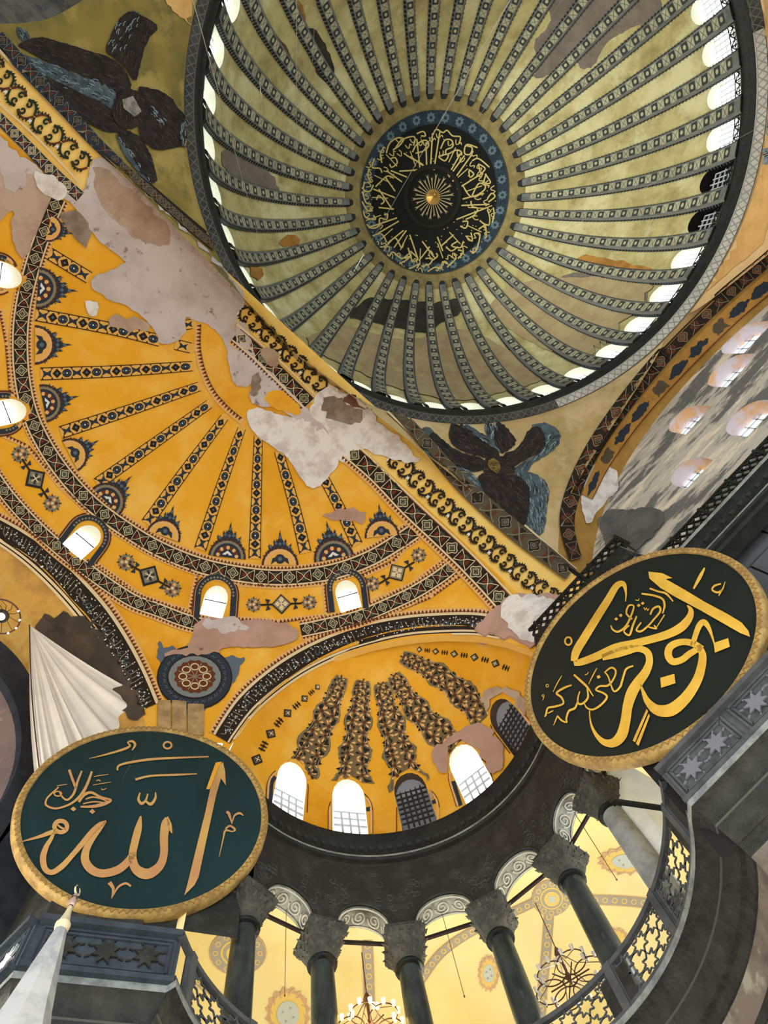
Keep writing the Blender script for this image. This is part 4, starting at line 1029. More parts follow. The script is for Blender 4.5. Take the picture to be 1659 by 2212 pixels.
ringB2 = [(650, 1363), (712, 1350), (776, 1334), (838, 1308), (895, 1281), (953, 1245), (985, 1219)]
def ringfn2(pt, P):
    lattice(pt, P); strip(pt, P, -.64, -.5, CRM, 0); strip(pt, P, .5, .64, CRM, 0); saw(pt, P, .64, .95, TAN, BRN, 8, 0); saw(pt, P, -.64, -.92, TAN, BRN, 8, 0)
band('lattice_band', ringB, 24, half, ringfn2); band('lattice_band', ringB2, 24, half, ringfn2)
# --- bands on the east arch
def l3(pt, P): lattice(pt, P); strip(pt, P, .5, .62, CRM, 1); strip(pt, P, -.56, -.5, BRN, 1); saw(pt, P, .62, .95, TAN, BRN, 8, 0)
band('lattice_band', [(510, 722, 27), (560, 766, 27), (646, 850, 27), (668, 872, 27)], 27, earch, l3)
band('lattice_band', [(752, 972, 29), (816, 1027, 30), (881, 1095, 31), (943, 1153, 32), (1000, 1207, 33), (1050, 1258, 34), (1092, 1305, 34)], 30, earch, l3)
band('lattice_band', [(-20, 240, 24), (54, 313, 24), (118, 377, 24), (172, 425, 24)], 24, earch, lattice, cols=(BLU_, CRM, GRY, RED))
# lattice on the pendentive edge
for seg, par_ in (([(-10, 82, 27), (68, 167, 27), (135, 236, 26), (203, 309, 24), (255, 357, 20)], p_ne), ([(255, 357, 18), (340, 432, 17), (420, 503, 16), (500, 568, 14)], p_ne), ([(852, 888, 20), (924, 966, 28), (979, 1030, 32), (1032, 1082, 36), (1112, 1152, 38), (1180, 1205, 36), (1232, 1246, 30)], p_se)):
    band('lattice_edge', seg, 26, par_, lattice, cols=(BLU_ if seg[0][0] < 0 else 13, GRY, INK, RED if seg[0][0] < 0 else BRN))
band('dark_edge', [(300, 392, 12), (450, 522, 14), (560, 612, 20), (640, 692, 26), (720, 768, 28), (790, 842, 30), (870, 915, 26)], 24, earch, lambda pt, P: (strip(pt, P, -.9, .1, INK, 0), strip(pt, P, .1, .16, CRM, 0)))
# cream edge lines of the yellow band
for pts in ([(-10, 105), (200, 318), (300, 410)], [(500, 580), (620, 690), (730, 790), (850, 905), (960, 1005), (1090, 1103), (1170, 1170), (1242, 1232)], [(-10, 218), (80, 300), (170, 395)], [(512, 700), (600, 775), (690, 862)], [(770, 960), (900, 1085), (1000, 1178), (1110, 1290)]):
    band('cream_fillet', pts, 4, earch, lambda pt, P: strip(pt, P, -.5, .5, CRM, 1))
# scrolls on the yellow band
def scroll(pt, P, cell, cols=(DGR, BRN)):
    n = max(1, int(round(P.L/cell))); c = P.L/n
    for i in range(n):
        u = (i+.5)*c; w = P.w(u); f = loc(P, u, w); h = c/w/2
        for s in (-1, 1):
            for t in (-1, 1):
                f2 = lambda pts, s=s, t=t: f([(x*s, y*t) for x, y in pts])
                sp_ = [(.16*h*2+.2*(1-k/16)*cos(2.6-k*.48), .2+.2*(1-k/16)*sin(2.6-k*.48)) for k in range(14)]
                pt.stroke(f2(sp_), w*.11, cols[0], 1)
                arm = [(.1*h, .36), (.45*h, .48), (.75*h, .36), (.97*h, .03)]
                pt.stroke(f2(crv(arm, 4)), w*.12, cols[1] if (s*t > 0) else cols[0], 1)
                for (x, y) in ((.42*h, .46), (.6*h, .42), (.76*h, .33), (.25*h, .42)): pt.fan(f2([(x-.1*h, y), (x+.12*h, y-.02), (x+.12*h, y+.17)]), cols[0], 1)
        f = loc(P, i*c, w); pt.fan(f([((.16 if k % 2 else .06)*cos(k*pi/4), .3+(.16 if k % 2 else .06)*sin(k*pi/4)) for k in range(8)]), WHT, 1); pt.fan(f([((.16 if k % 2 else .06)*cos(k*pi/4), -.3+(.16 if k % 2 else .06)*sin(k*pi/4)) for k in range(8)]), BLU_, 1)
band('scroll_band', [(-30, 125, 44), (18, 188, 44), (60, 240, 44), (125, 302, 42), (188, 362, 40)], 42, earch, scroll, 82, cols=(DGR, BRN))
band('scroll_band', [(520, 668, 34), (581, 724, 34), (635, 775, 36), (671, 812, 36), (705, 838, 34)], 36, earch, scroll, 56, cols=(INK, INK))
band('scroll_band', [(845, 985, 38), (906, 1043, 38), (974, 1107, 38), (1024, 1152, 38), (1080, 1203, 38), (1135, 1250, 36), (1205, 1300, 34)], 38, earch, scroll, 60, cols=(INK, INK))
# --- radiating bands of the half dome
def rayband(pt, P, cap=True, u1=None):
    strip(pt, P, -.5, .5, YEL, 0); strip(pt, P, -.5, -.43, INK, 1); strip(pt, P, .43, .5, INK, 1)
    c = P.w(P.L/2)*.82; n = max(1, int(round((P.L-8)/c)))
    for i in range(n):
        u = 4+(i+.5)*(P.L-8)/n; w = P.w(u); f = loc(P, u, w); h = c/w/2
        if i % 3 == 1: pt.fan(f([(-h*.95, 0), (0, -.38), (h*.95, 0), (0, .38)]), INK, 1); pt.fan(f(circ(0, 0, .1, 6)), BLL, 2)
        elif i % 3 == 2: pt.fan(f(circ(0, 0, h*1.0, 10, .34)), BLU_, 1); pt.fan(f(circ(0, 0, .07, 5)), WHT, 2); pt.fan(f(circ(-.26, 0, .08, 4)), BLL, 2); pt.fan(f(circ(.26, 0, .08, 4)), BLL, 2)
        else: pt.fan(f([(-h*1.0, -.32), (0, -.1), (h, -.32), (h*.7, 0), (h, .32), (0, .1), (-h, .32), (-h*.7, 0)]), BLU_, 1)
        for s in (-1, 1): pt.fan(f([(-h*1.0-.09, .42*s), (-h*1.0+.09, .42*s), (-h*1.0, .26*s)]), INK, 1)
    if cap:
        u = P.L; w = P.w(u); pt.fan([P.at(u, 0)]*0+[((P.at(u, .5*cos(a))[0])+(P.at(u, 0)[0]-P.at(u-6, 0)[0])/6*w*.45*sin(a), (P.at(u, .5*cos(a))[1])+(P.at(u, 0)[1]-P.at(u-6, 0)[1])/6*w*.45*sin(a)) for a in [pi*q/10 for q in range(11)]], YEL, 0)
rays = [([(105, 547, 28), (192, 600, 27)], False), ([(76, 679, 29), (240, 710, 27), (345, 736, 26)], False), ([(378, 744, 24), (412, 752, 23)], True), ([(398, 702, 22), (415, 700, 22)], True), ([(86, 808, 28), (250, 802, 26), (415, 791, 22)], True), ([(130, 935, 28), (280, 886, 25), (430, 835, 21)], True),
        ([(209, 1046, 27), (330, 960, 24), (452, 873, 20)], True), ([(316, 1132, 27), (400, 1016, 24), (485, 902, 19)], True), ([(432, 1188, 27), (478, 1050, 23), (522, 926, 18)], True), ([(550, 1208, 27), (554, 1070, 23), (558, 942, 19)], False), ([(660, 1195, 27), (635, 1090, 24), (602, 975, 20)], False), ([(772, 1178, 26), (735, 1100, 24), (698, 1030, 22)], False)]
for pts, cap in rays: band('radial_band', pts, 25, half, rayband, cap)
band('crown_sawtooth_band', [(428, 700), (427, 750), (437, 800), (458, 846), (488, 882), (524, 912)], 13, half, lambda pt, P: saw(pt, P, -.5, .5, TAN, BRN, 8))
# scalloped lunettes standing on the ring
def lunette(cx, cy, dx, dy, r, kind):
    pt = Paint(UP, .035); l = hypot(dx, dy); n = (dx/l, dy/l); t = (-n[1], n[0])
    F = lambda pts: [(cx+(x*t[0]+y*n[0])*r, cy+(x*t[1]+y*n[1])*r) for x, y in pts]
    rnd = random.Random(int(cx*7+cy))
    cr = []
    tips = [(-.95, .55), (-.72, .78), (-.62, 1.2), (-.42, 1.05), (-.34, 1.42), (-.14, 1.4), (0, 1.95), (.14, 1.4), (.34, 1.42), (.42, 1.05), (.62, 1.2), (.72, .78), (.95, .55)]
    for i, (a, b) in enumerate(zip(tips, tips[1:])):
        cr += [a, ((a[0]+b[0])/2*.88, (a[1]+b[1])/2*.9-.05), ((a[0]*.35+b[0]*.65)*1.02, (a[1]*.35+b[1]*.65)+.05), ((a[0]*.2+b[0]*.8)*.9, (a[1]*.2+b[1]*.8)*.95-.02)]
    cr.append(tips[-1]); pt.poly(F(cr+[(.7, .3), (-.7, .3)]), BLU_, 0, 12)
    arc = lambda R: [(R*cos(a), R*1.0*sin(a)) for a in [pi*i/14 for i in range(15)]]
    pt.poly(F(arc(1.0)), BRN, 1, 12); pt.poly(F(arc(.88)), TAN if kind else GRY, 2, 12)
    for i in range(13): a = pi*(i+.5)/13; pt.fan(F([(.99*cos(a-.09), .99*sin(a-.09)), (.99*cos(a+.09), .99*sin(a+.09)), (.84*cos(a), .84*sin(a))]), BLU_, 3)
    if kind: pt.poly(F(arc(.72)), YEL, 3, 12); pt.fan(F(circ(0, .32, .27, 12)), BLU_, 4); pt.fan(F(circ(0, .32, .12, 8)), BLL, 5); [pt.fan(F([(s*.24, .2), (s*.5, .02), (s*.42, .35), (s*.24, .42)]), BLU_, 4) for s in (-1, 1)]
    else:
        pt.poly(F(arc(.74)), BLU_, 3, 12)
        for i in range(9): a = pi*(i+.5)/9; pt.fan(F(circ(.5*cos(a), .5*sin(a), .11, 6)), BRN if i % 2 else TAN, 4)
        pt.fan(F([(-.28, .12), (0, .34), (.28, .12), (.1, .1), (0, .2), (-.1, .1)]), WHT, 4)
    for (x, y) in ((-.5, 1.0), (-.22, 1.18), (0, 1.5), (.22, 1.18), (.5, 1.0), (0, 1.15)): pt.fan(F(circ(x, y, .1, 4)), BLL, 1)
    pt.build('lunette_ornament', PAL, half, smooth=False)
for a in ((103, 492, 1, .25, 30, 1), (80, 622, 1, .08, 46, 0), (74, 745, 1, 0, 43, 1), (92, 872, 1, -.2, 42, 0), (150, 985, .95, -.5, 38, 1), (228, 1085, .75, -.75, 42, 0), (352, 1160, .35, -1, 38, 1), (490, 1205, .12, -1, 41, 0), (605, 1222, 0, -1, 40, 1), (722, 1208, -.2, -1, 44, 0), (826, 1160, -.1, -1, 38, 1)): lunette(*a)
# panels between the half dome windows
def flower(pt, x, y, r):
    rnd = random.Random(int(x)); pt.poly([(x+r*(1+.25*(k % 2))*cos(k*pi/8), y+r*(1+.25*(k % 2))*sin(k*pi/8)) for k in range(16)], GRY, 0, 20)
    for k in range(6): a = k*pi/3; pt.fan([(x+r*.6*cos(a)+r*.26*cos(b), y+r*.6*sin(a)+r*.26*sin(b)) for b in [q*pi/3 for q in range(6)]], TAN if k % 2 else BRN, 1)
    for k in range(8): a = k*pi/4; pt.fan([(x+r*cos(a-.15), y+r*sin(a-.15)), (x+r*cos(a+.15), y+r*sin(a+.15)), (x+r*1.45*cos(a), y+r*1.45*sin(a))], BLU_, 1)
    pt.fan([(x+r*.25*cos(q*pi/3), y+r*.25*sin(q*pi/3)) for q in range(6)], CRM, 2)
def panelorn(A, B, C, blu=True, s=1.0):
    pt = Paint(UP, .03); dx, dy = C[0]-A[0], C[1]-A[1]; l = hypot(dx, dy); t = (dx/l, dy/l); n = (-t[1], t[0]); r = 26*s
    flower(pt, *A, 15*s); flower(pt, *C, 15*s)
    for sg in (-1, 1):
        q = (B[0]+t[0]*sg*r*1.35, B[1]+t[1]*sg*r*1.35); pt.stroke([(B[0]+t[0]*sg*r*.9, B[1]+t[1]*sg*r*.9), (B[0]+t[0]*sg*r*2, B[1]+t[1]*sg*r*2)], 4, INK, 1)
        for s2 in (-1, 1): pt.fan([(q[0], q[1]), (q[0]+n[0]*s2*13-t[0]*5, q[1]+n[1]*s2*13-t[1]*5), (q[0]+n[0]*s2*10+t[0]*6, q[1]+n[1]*s2*10+t[1]*6)], BLU_, 1)
    D = [(B[0]+t[0]*r, B[1]+t[1]*r), (B[0]+n[0]*r, B[1]+n[1]*r), (B[0]-t[0]*r, B[1]-t[1]*r), (B[0]-n[0]*r, B[1]-n[1]*r)]
    sc = lambda k: [(B[0]+(p[0]-B[0])*k, B[1]+(p[1]-B[1])*k) for p in D]
    pt.fan(D, INK, 1); pt.fan(sc(.85), BLU_ if blu else GRY, 2); pt.stroke(sc(.7), 2, GRY, 3, True)
    for k in range(4): p = sc(.42)[k]; pt.fan([(p[0]+6*cos(q*pi/3), p[1]+6*sin(q*pi/3)) for q in range(6)], CRM if not blu else GRY, 3)
    pt.stroke([sc(.4)[0], sc(.4)[2]], 2.5, CRM, 4); pt.stroke([sc(.4)[1], sc(.4)[3]], 2.5, CRM, 4)
    pt.build('panel_ornament', PAL, half, smooth=False)
panelorn((43, 982), (75, 1035), (112, 1088)); panelorn((272, 1215), (322, 1245), (372, 1272)); panelorn((548, 1307), (608, 1306), (668, 1302), False, .85); panelorn((805, 1262), (858, 1238), (905, 1200), False, .85)
# saw-tooth frames round the panels and windows
def frame(pts, w=9, closed=True, parent=half):
    Q = pts+[pts[0]] if closed else pts; pt = Paint(UP, .028); 
    for a, b_ in zip(Q, Q[1:]): P = mk([a, b_], w); saw(pt, P, -.5, .5, TAN, BRN, 8)
    pt.build('sawtooth_frame', PAL, parent, smooth=False)
frame([(4, 940), (58, 965), (128, 1050), (190, 1108)], closed=False)
frame([(245, 1148), (340, 1205), (425, 1240), (408, 1320), (310, 1290), (205, 1215)]); frame([(505, 1262), (600, 1270), (700, 1262), (706, 1330), (600, 1342), (500, 1335)]); frame([(782, 1246), (850, 1215), (905, 1150), (965, 1205), (890, 1262), (792, 1305)])
frame([(-5, 885), (26, 880), (22, 840), (14, 740), (0, 668)], closed=False)
frame([(1000, 1240), (930, 1290), (845, 1325), (760, 1350)], closed=False, w=8); frame([(1000, 1240), (1040, 1290), (1090, 1330)], closed=False, w=8)
def winframe(cx, cy, dx, dy, w, h):          # dark arched surround, open below
    l = hypot(dx, dy); n = (dx/l, dy/l); t = (-n[1], n[0]); F = lambda x, y: (cx+x*t[0]+y*n[0], cy+x*t[1]+y*n[1])
    pt = Paint(UP, .03)
    for k, mi in ((0, BRN), (4, TAN), (8, BLU_)):
        W = w/2+17-k; pts = [F(-W, -h/2)]+[F(W*cos(a), h/2-w/2+W*sin(a)) for a in [pi-pi*i/14 for i in range(15)]]+[F(W, -h/2)]; pt.stroke(pts, 6 if k < 8 else 12, mi, k//4)
    for i in range(17):
        a = pi*i/16; W = w/2+7; p = F(W*cos(a), h/2-w/2+W*sin(a)); pt.fan([(p[0]+3*cos(q*pi/2), p[1]+3*sin(q*pi/2)) for q in range(4)], GRY, 4)
    pt.build('window_surround', PAL, half, smooth=False)
winframe(466, 1298, .08, -1, 60, 84); winframe(750, 1282, -.12, -1, 56, 76); winframe(184, 1166, .6, -.8, 62, 80); winframe(8, 893, 1, -.12, 60, 60); winframe(0, 592, 1, .1, 56, 40)

# --- dark inscribed arch bands
def scriptband(pts, w, parent, seed):
    P = mk(pts, w); pt = Paint(UP, .035); strip(pt, P, -.5, .5, INK, 0); strip(pt, P, -.68, -.5, CRM, 0); saw(pt, P, -.68, -.98, TAN, BRN, 8, 0); strip(pt, P, .5, .64, CRM, 0); strip(pt, P, .64, .72, INK, 0); strip(pt, P, .72, .86, CRM, 0)
    rnd = random.Random(seed); u = 8
    while u < P.L-8:
        x = u; k = rnd.choice((0, 1, 2))
        if k == 0: pt.stroke([P.at(x, rnd.uniform(-.35, -.1)), P.at(x+4, .1), P.at(x+10, rnd.uniform(.0, .3)), P.at(x+15, .05)], 1.8, GRY, 1)
        elif k == 1: pt.stroke([P.at(x, -.32), P.at(x+2, 0), P.at(x+3, .3)], 1.7, GRY, 1)
        else: pt.stroke([P.at(x+6+4*cos(a), .05+.16*sin(a)) for a in [q*.8 for q in range(7)]], 1.6, BLL, 1)
        for _ in range(3): q = P.at(x+rnd.uniform(0, 12), rnd.uniform(-.38, .38)); pt.fan([(q[0]-1.6, q[1]), (q[0], q[1]-1.6), (q[0]+1.6, q[1]), (q[0], q[1]+1.6)], WHT, 2)
        u += 9
    pt.build('inscription_band', PAL, parent, smooth=False)
scriptband([(478, 1597, 30), (490, 1577, 31), (530, 1522, 33), (585, 1472, 34), (650, 1428, 34), (725, 1392, 34), (800, 1368, 34), (880, 1352, 32), (960, 1346, 32), (1030, 1346, 32), (1085, 1355, 32)], 33, half, 3)
scriptband([(-130, 1075, 32), (-80, 1100, 33), (-30, 1128, 34), (30, 1162, 36), (90, 1205, 40), (150, 1262, 42), (205, 1325, 44), (250, 1392, 44), (288, 1462, 42), (318, 1530, 40)][::1], 40, half, 5)

# --- round painted medallion between the arches
pt = Paint(UP, .03); cx, cy = 420, 1465
E_ = lambda rx, ry=None, n=28, o=(0, 0): [(cx+o[0]+rx*cos(2*pi*i/n), cy+o[1]+(ry or rx*.84)*sin(2*pi*i/n)) for i in range(n)]
for P_ in ([(345, 1385), (352, 1400), (372, 1395), (380, 1410), (395, 1402), (360, 1440), (340, 1430), (338, 1405)], [(478, 1425), (500, 1415), (510, 1425), (528, 1418), (522, 1440), (512, 1455), (502, 1480), (492, 1450)], [(372, 1520), (455, 1525), (440, 1540), (425, 1538), (415, 1560), (400, 1540), (390, 1548), (380, 1535)]): pt.poly(rough(P_, 4, 8, int(P_[0][0])), BLL, 0, 12)
pt.poly(E_(82, 70), INK, 1, 14); pt.poly(E_(79, 67), BLU_, 2, 14); pt.poly(E_(60, 48), INK, 3, 14); pt.poly(E_(57, 45), mat and GRY, 4, 14); PALm = PAL[:12]+[mat('paint_pale_grey', (168, 176, 178))]
pt.poly(E_(57, 45), 12, 4, 14); pt.poly([(cx+(42+4*(i % 2))*cos(pi*i/16), cy+(34+3*(i % 2))*sin(pi*i/16)) for i in range(32)], BRN, 5, 14)
for k in range(8):
    a = k*pi/4; q = (cx+26*cos(a), cy+21*sin(a)); pt.stroke([(q[0]+9*cos(s), q[1]+7*sin(s)) for s in [i*pi/4 for i in range(8)]], 2.4, CRM, 6, True)
    pt.stroke([(cx, cy), (cx+38*cos(a+.39), cy+31*sin(a+.39))], 2.2, GRY, 6)
    pt.fan([(cx+12*cos(a)+5*cos(s), cy+10*sin(a)+4*sin(s)) for s in [i*pi/2 for i in range(4)]], RED, 6)
for k in range(26): a = 2*pi*k/26; pt.stroke([(cx+(64+5*(q % 2))*cos(a+q*.05), cy+(53+5*(q % 2))*sin(a+q*.05)) for q in range(4)], 1.8, BLL, 4)
pt.build('painted_medallion', PALm, half, smooth=False)

# --- floral bands of the conch
C_FB = mat('paint_floral_ground', (124, 104, 66), (104, 90, 66), scale=2)
PALf = PAL[:12]+[C_FB]
def floral(pts, name='floral_band'):
    P = mk([(x, y, w*1.22) for x, y, w in pts]); pt = Paint(UP, .035); rnd = random.Random(int(pts[0][0])); n = int(P.L/7); Lf = []; Rt = []
    for i in range(n+1):
        u = P.L*i/n; k = .46+.1*sin(u/11.)+rnd.uniform(-.04, .04); Lf.append(P.at(u, -k)); Rt.append(P.at(u, k))
    pt.poly(Lf+Rt[::-1], 12, 0, 14)
    u = 4
    while u < P.L:
        w = P.w(u); rows = (0,) if w < 30 else (-.24, .24); sz = min(w*.26, 13)
        for v in rows:
            q = P.at(u+rnd.uniform(-2, 2), v); a0 = rnd.uniform(0, 1)
            for k in range(7):
                a = a0+k*2*pi/7; pt.fan([(q[0]+sz*.3*cos(a), q[1]+sz*.3*sin(a)), (q[0]+sz*.95*cos(a-.22), q[1]+sz*.95*sin(a-.22)), (q[0]+sz*1.2*cos(a), q[1]+sz*1.2*sin(a)), (q[0]+sz*.95*cos(a+.22), q[1]+sz*.95*sin(a+.22))], INK if k % 2 else TAN, 1)
            pt.fan([(q[0]+sz*.3*cos(s), q[1]+sz*.3*sin(s)) for s in [i*pi/3 for i in range(6)]], BRN, 2)
        for s in (-1, 1):
            q = P.at(u+sz, s*.5); q2 = P.at(u+sz*.6, s*.3); q3 = P.at(u+sz*1.6, s*.32); pt.fan([q, q2, q3], INK, 1)
        u += sz*1.75
    for s in (-1, 1): pt.stroke([P.at(P.L*i/30, s*(.44+.08*sin(P.L*i/30/11.))) for i in range(31)], 2, GRY, 2)
    pt.build(name, PALf, conch, smooth=False)
floral([(738, 1462, 22), (715, 1520, 38), (690, 1580, 50), (662, 1640, 58), (650, 1672, 56)])
floral([(783, 1470, 24), (776, 1540, 42), (768, 1610, 52), (762, 1690, 70)])
floral([(822, 1476, 24), (840, 1540, 42), (858, 1610, 52), (885, 1700, 68)])
floral([(850, 1458, 24), (890, 1520, 40), (935, 1570, 50), (985, 1612, 54)])
floral([(868, 1418, 22), (930, 1448, 36), (990, 1490, 46), (1048, 1552, 50)])
def chain(pts):
    P = mk(pts); pt = Paint(UP, .035); u = 6; k = 0
    while u < P.L:
        w = P.w(u); f = loc(P, u, w)
        if k % 2 == 0: pt.fan(f([(-.5, 0), (0, -.5), (.5, 0), (0, .5)]), INK, 0); pt.stroke(f([(-.3, 0), (0, -.3), (.3, 0), (0, .3)]), 1.6, GRY, 1, True); pt.stroke(f([(-.2, 0), (.2, 0)]), 2, CRM, 2); pt.stroke(f([(0, -.2), (0, .2)]), 2, CRM, 2)
        else:
            for x in (-.3, 0, .3): pt.fan(f(circ(x, 0, .14, 6)), BRN if x else INK, 0); pt.fan(f([(x-.06, -.3), (x+.06, -.3), (x+.06, .3), (x-.06, .3)]), INK, 0)
        u += w*1.25; k += 1
    pt.build('diamond_chain', PALf, conch, smooth=False)
chain([(690, 1480, 14), (645, 1520, 20), (606, 1555, 24), (572, 1605, 26), (542, 1668, 28)]); chain([(900, 1402, 14), (980, 1412, 17), (1045, 1424, 19), (1100, 1445, 20)])
def cwin(cx, cy, dx, dy, w, h, mi=BLU_):
    l = hypot(dx, dy); n = (dx/l, dy/l); t = (-n[1], n[0]); F = lambda x, y: (cx+x*t[0]+y*n[0], cy+x*t[1]+y*n[1]); pt = Paint(UP, .03)
    for W, m_, ww in ((w/2+13, BRN, 2), (w/2+10, TAN, 5), (w/2+4, mi, 9)):
        pt.stroke([F(-W, -h/2)]+[F(W*cos(a), h/2-w/2+W*sin(a)) for a in [pi-pi*i/14 for i in range(15)]]+[F(W, -h/2)], ww, m_, 0)
    pt.build('window_surround', PALf, conch, smooth=False)
CWF = [(620, 1712, .05, -1, 64, 84), (757, 1760, 0, -1, 70, 84), (903, 1758, 0, -1, 66, 92), (1018, 1688, -.3, -1, 66, 88), (1108, 1572, -.6, -.8, 50, 84)]
for q in CWF: cwin(*q)

# --- bare and stained plaster where the paint has gone
PALp = [M_PATCH, M_PATCHB, mat('white_lime_patch', (228, 224, 220), (200, 192, 186), scale=1.2, lo=.45, hi=.6), mat('mauve_stain', (186, 152, 136), (170, 136, 118), scale=.6), mat('crack_brown', (112, 84, 66)), M_GOLD, mat('dark_grout_stain', (122, 108, 92), (150, 136, 122), scale=1.5)]
def patch(poly, mi, parent, lv=4, amp=4, step=9, surf=None, name='bare_plaster_patch'):
    pt = Paint(surf or UP, .03); pt.poly(rough(smoothloop(poly, 1), amp, step, len(poly)+int(poly[0][0])), mi, lv, 16); return pt.build(name, PALp, parent, smooth=False)
# along the east arch, upper left
patch([(190, 385), (205, 335), (260, 372), (330, 432), (400, 500), (470, 562), (520, 620), (530, 655), (500, 700), (520, 745), (545, 800), (540, 840), (505, 830), (495, 790), (490, 750), (470, 720), (440, 700), (400, 690), (360, 640), (300, 590), (262, 560), (200, 505), (160, 440), (120, 420), (60, 390), (20, 340), (60, 340), (120, 400), (175, 420)], 0, earch)
patch([(200, 345), (300, 425), (370, 490), (360, 540), (300, 520), (240, 470), (200, 420)], 1, earch, 5)
patch([(195, 600), (230, 590), (270, 560), (330, 600), (395, 650), (405, 690), (400, 730), (350, 748), (325, 700), (290, 670), (240, 650), (200, 625)], 0, half, 5)
patch([(66, 368), (100, 372), (140, 400), (140, 430), (120, 432), (80, 410)], 2, earch, 7)
patch([(525, 895), (540, 880), (600, 895), (640, 900), (680, 915), (700, 930), (745, 960), (770, 985), (745, 1000), (728, 985), (728, 1010), (700, 1050), (670, 1055), (645, 1030), (620, 985), (585, 960), (540, 930)], 2, half, 5)
patch([(505, 700), (535, 690), (545, 760), (580, 800), (640, 860), (690, 905), (720, 925), (740, 950), (700, 940), (650, 910), (600, 880), (545, 880), (535, 850), (550, 830), (520, 790)], 0, earch, 5, 6)
patch([(575, 848), (600, 838), (640, 870), (655, 890), (640, 898), (600, 886), (572, 868)], 5, half, 7)
patch([(690, 840), (720, 832), (760, 850), (820, 910), (880, 968), (915, 1000), (870, 1000), (825, 985), (790, 975), (745, 975), (700, 930), (668, 890), (680, 865)], 2, earch, 6, 6)
patch([(690, 860), (720, 855), (760, 880), (790, 890), (770, 920), (730, 915), (700, 895)], 6, earch, 7, 7)
patch([(742, 850), (765, 855), (795, 890), (770, 880), (745, 872)], 4, earch, 8)
patch([(560, 755), (590, 748), (602, 770), (598, 800), (570, 780)], 1, earch, 7); patch([(540, 820), (565, 800), (560, 850), (545, 860)], 6, half, 8, 5)
# left edge above the ring
patch([(-20, 330), (30, 350), (80, 385), (110, 430), (85, 480), (70, 520), (55, 560), (40, 560), (20, 480), (30, 455), (10, 460), (-20, 520)], 1, half, 4); patch([(-10, 290), (20, 310), (60, 370), (40, 420), (0, 400)], 0, earch, 5)
patch([(120, 460), (160, 450), (190, 480), (195, 520), (180, 535), (150, 500)], 6, half, 5, 5)
patch([(185, 645), (215, 655), (205, 690), (180, 670)], 2, half, 5, 4); patch([(225, 680), (320, 690), (330, 715), (240, 712)], 1, half, 3, 5)
# around ring B
patch([(415, 1352), (450, 1330), (520, 1345), (560, 1340), (640, 1352), (650, 1380), (600, 1400), (540, 1398), (440, 1410), (400, 1400), (420, 1380)], 3, half, 5, 5); patch([(425, 1345), (470, 1330), (530, 1345), (540, 1362), (470, 1372)], 0, half, 6, 5)
patch([(340, 1420), (395, 1400), (480, 1400), (470, 1415), (400, 1418)], 3, half, 5, 4)
# end of the arch by the right roundel
patch([(1040, 1345), (1085, 1300), (1120, 1285), (1200, 1290), (1225, 1300), (1215, 1340), (1180, 1380), (1140, 1412), (1100, 1395), (1075, 1390), (1040, 1392), (1030, 1370)], 3, half, 7, 5)
patch([(1085, 1310), (1110, 1288), (1160, 1290), (1215, 1305), (1190, 1350), (1150, 1400), (1120, 1380), (1090, 1345)], 2, half, 9, 7)
patch([(690, 1120), (720, 1100), (790, 1100), (790, 1130), (760, 1128)], 3, half, 2, 5)
# conch
patch([(935, 1612), (975, 1598), (1020, 1560), (1080, 1575), (1090, 1610), (1095, 1650), (1060, 1680), (1010, 1640), (985, 1650), (960, 1680), (935, 1650)], 3, conch, 5, 6)
patch([(1035, 1500), (1080, 1480), (1140, 1500), (1140, 1560), (1090, 1540), (1060, 1550)], 1, conch, 5, 5)
patch([(880, 1680), (905, 1690), (935, 1710), (940, 1760), (915, 1720), (885, 1705)], 3, conch, 6, 4)

PALp.append(mat('peach_repair_plaster', (222, 178, 112), (206, 160, 96), scale=.6)); PALp.append(mat('grey_cement_patch', (92, 94, 92), (112, 112, 108), scale=1)); PALp.append(mat('soot_stain', (62, 56, 50), (84, 72, 60), scale=.8))
patch([(70, 1340), (120, 1325), (190, 1335), (232, 1372), (262, 1430), (296, 1500), (318, 1560), (240, 1540), (150, 1470), (100, 1400)], 9, bema, 2, 7, name='soot_stain')
patch([(-10, 1200), (60, 1215), (130, 1290), (180, 1340), (110, 1322), (50, 1300), (-10, 1290)], 1, bema, 1, 6) if False else None
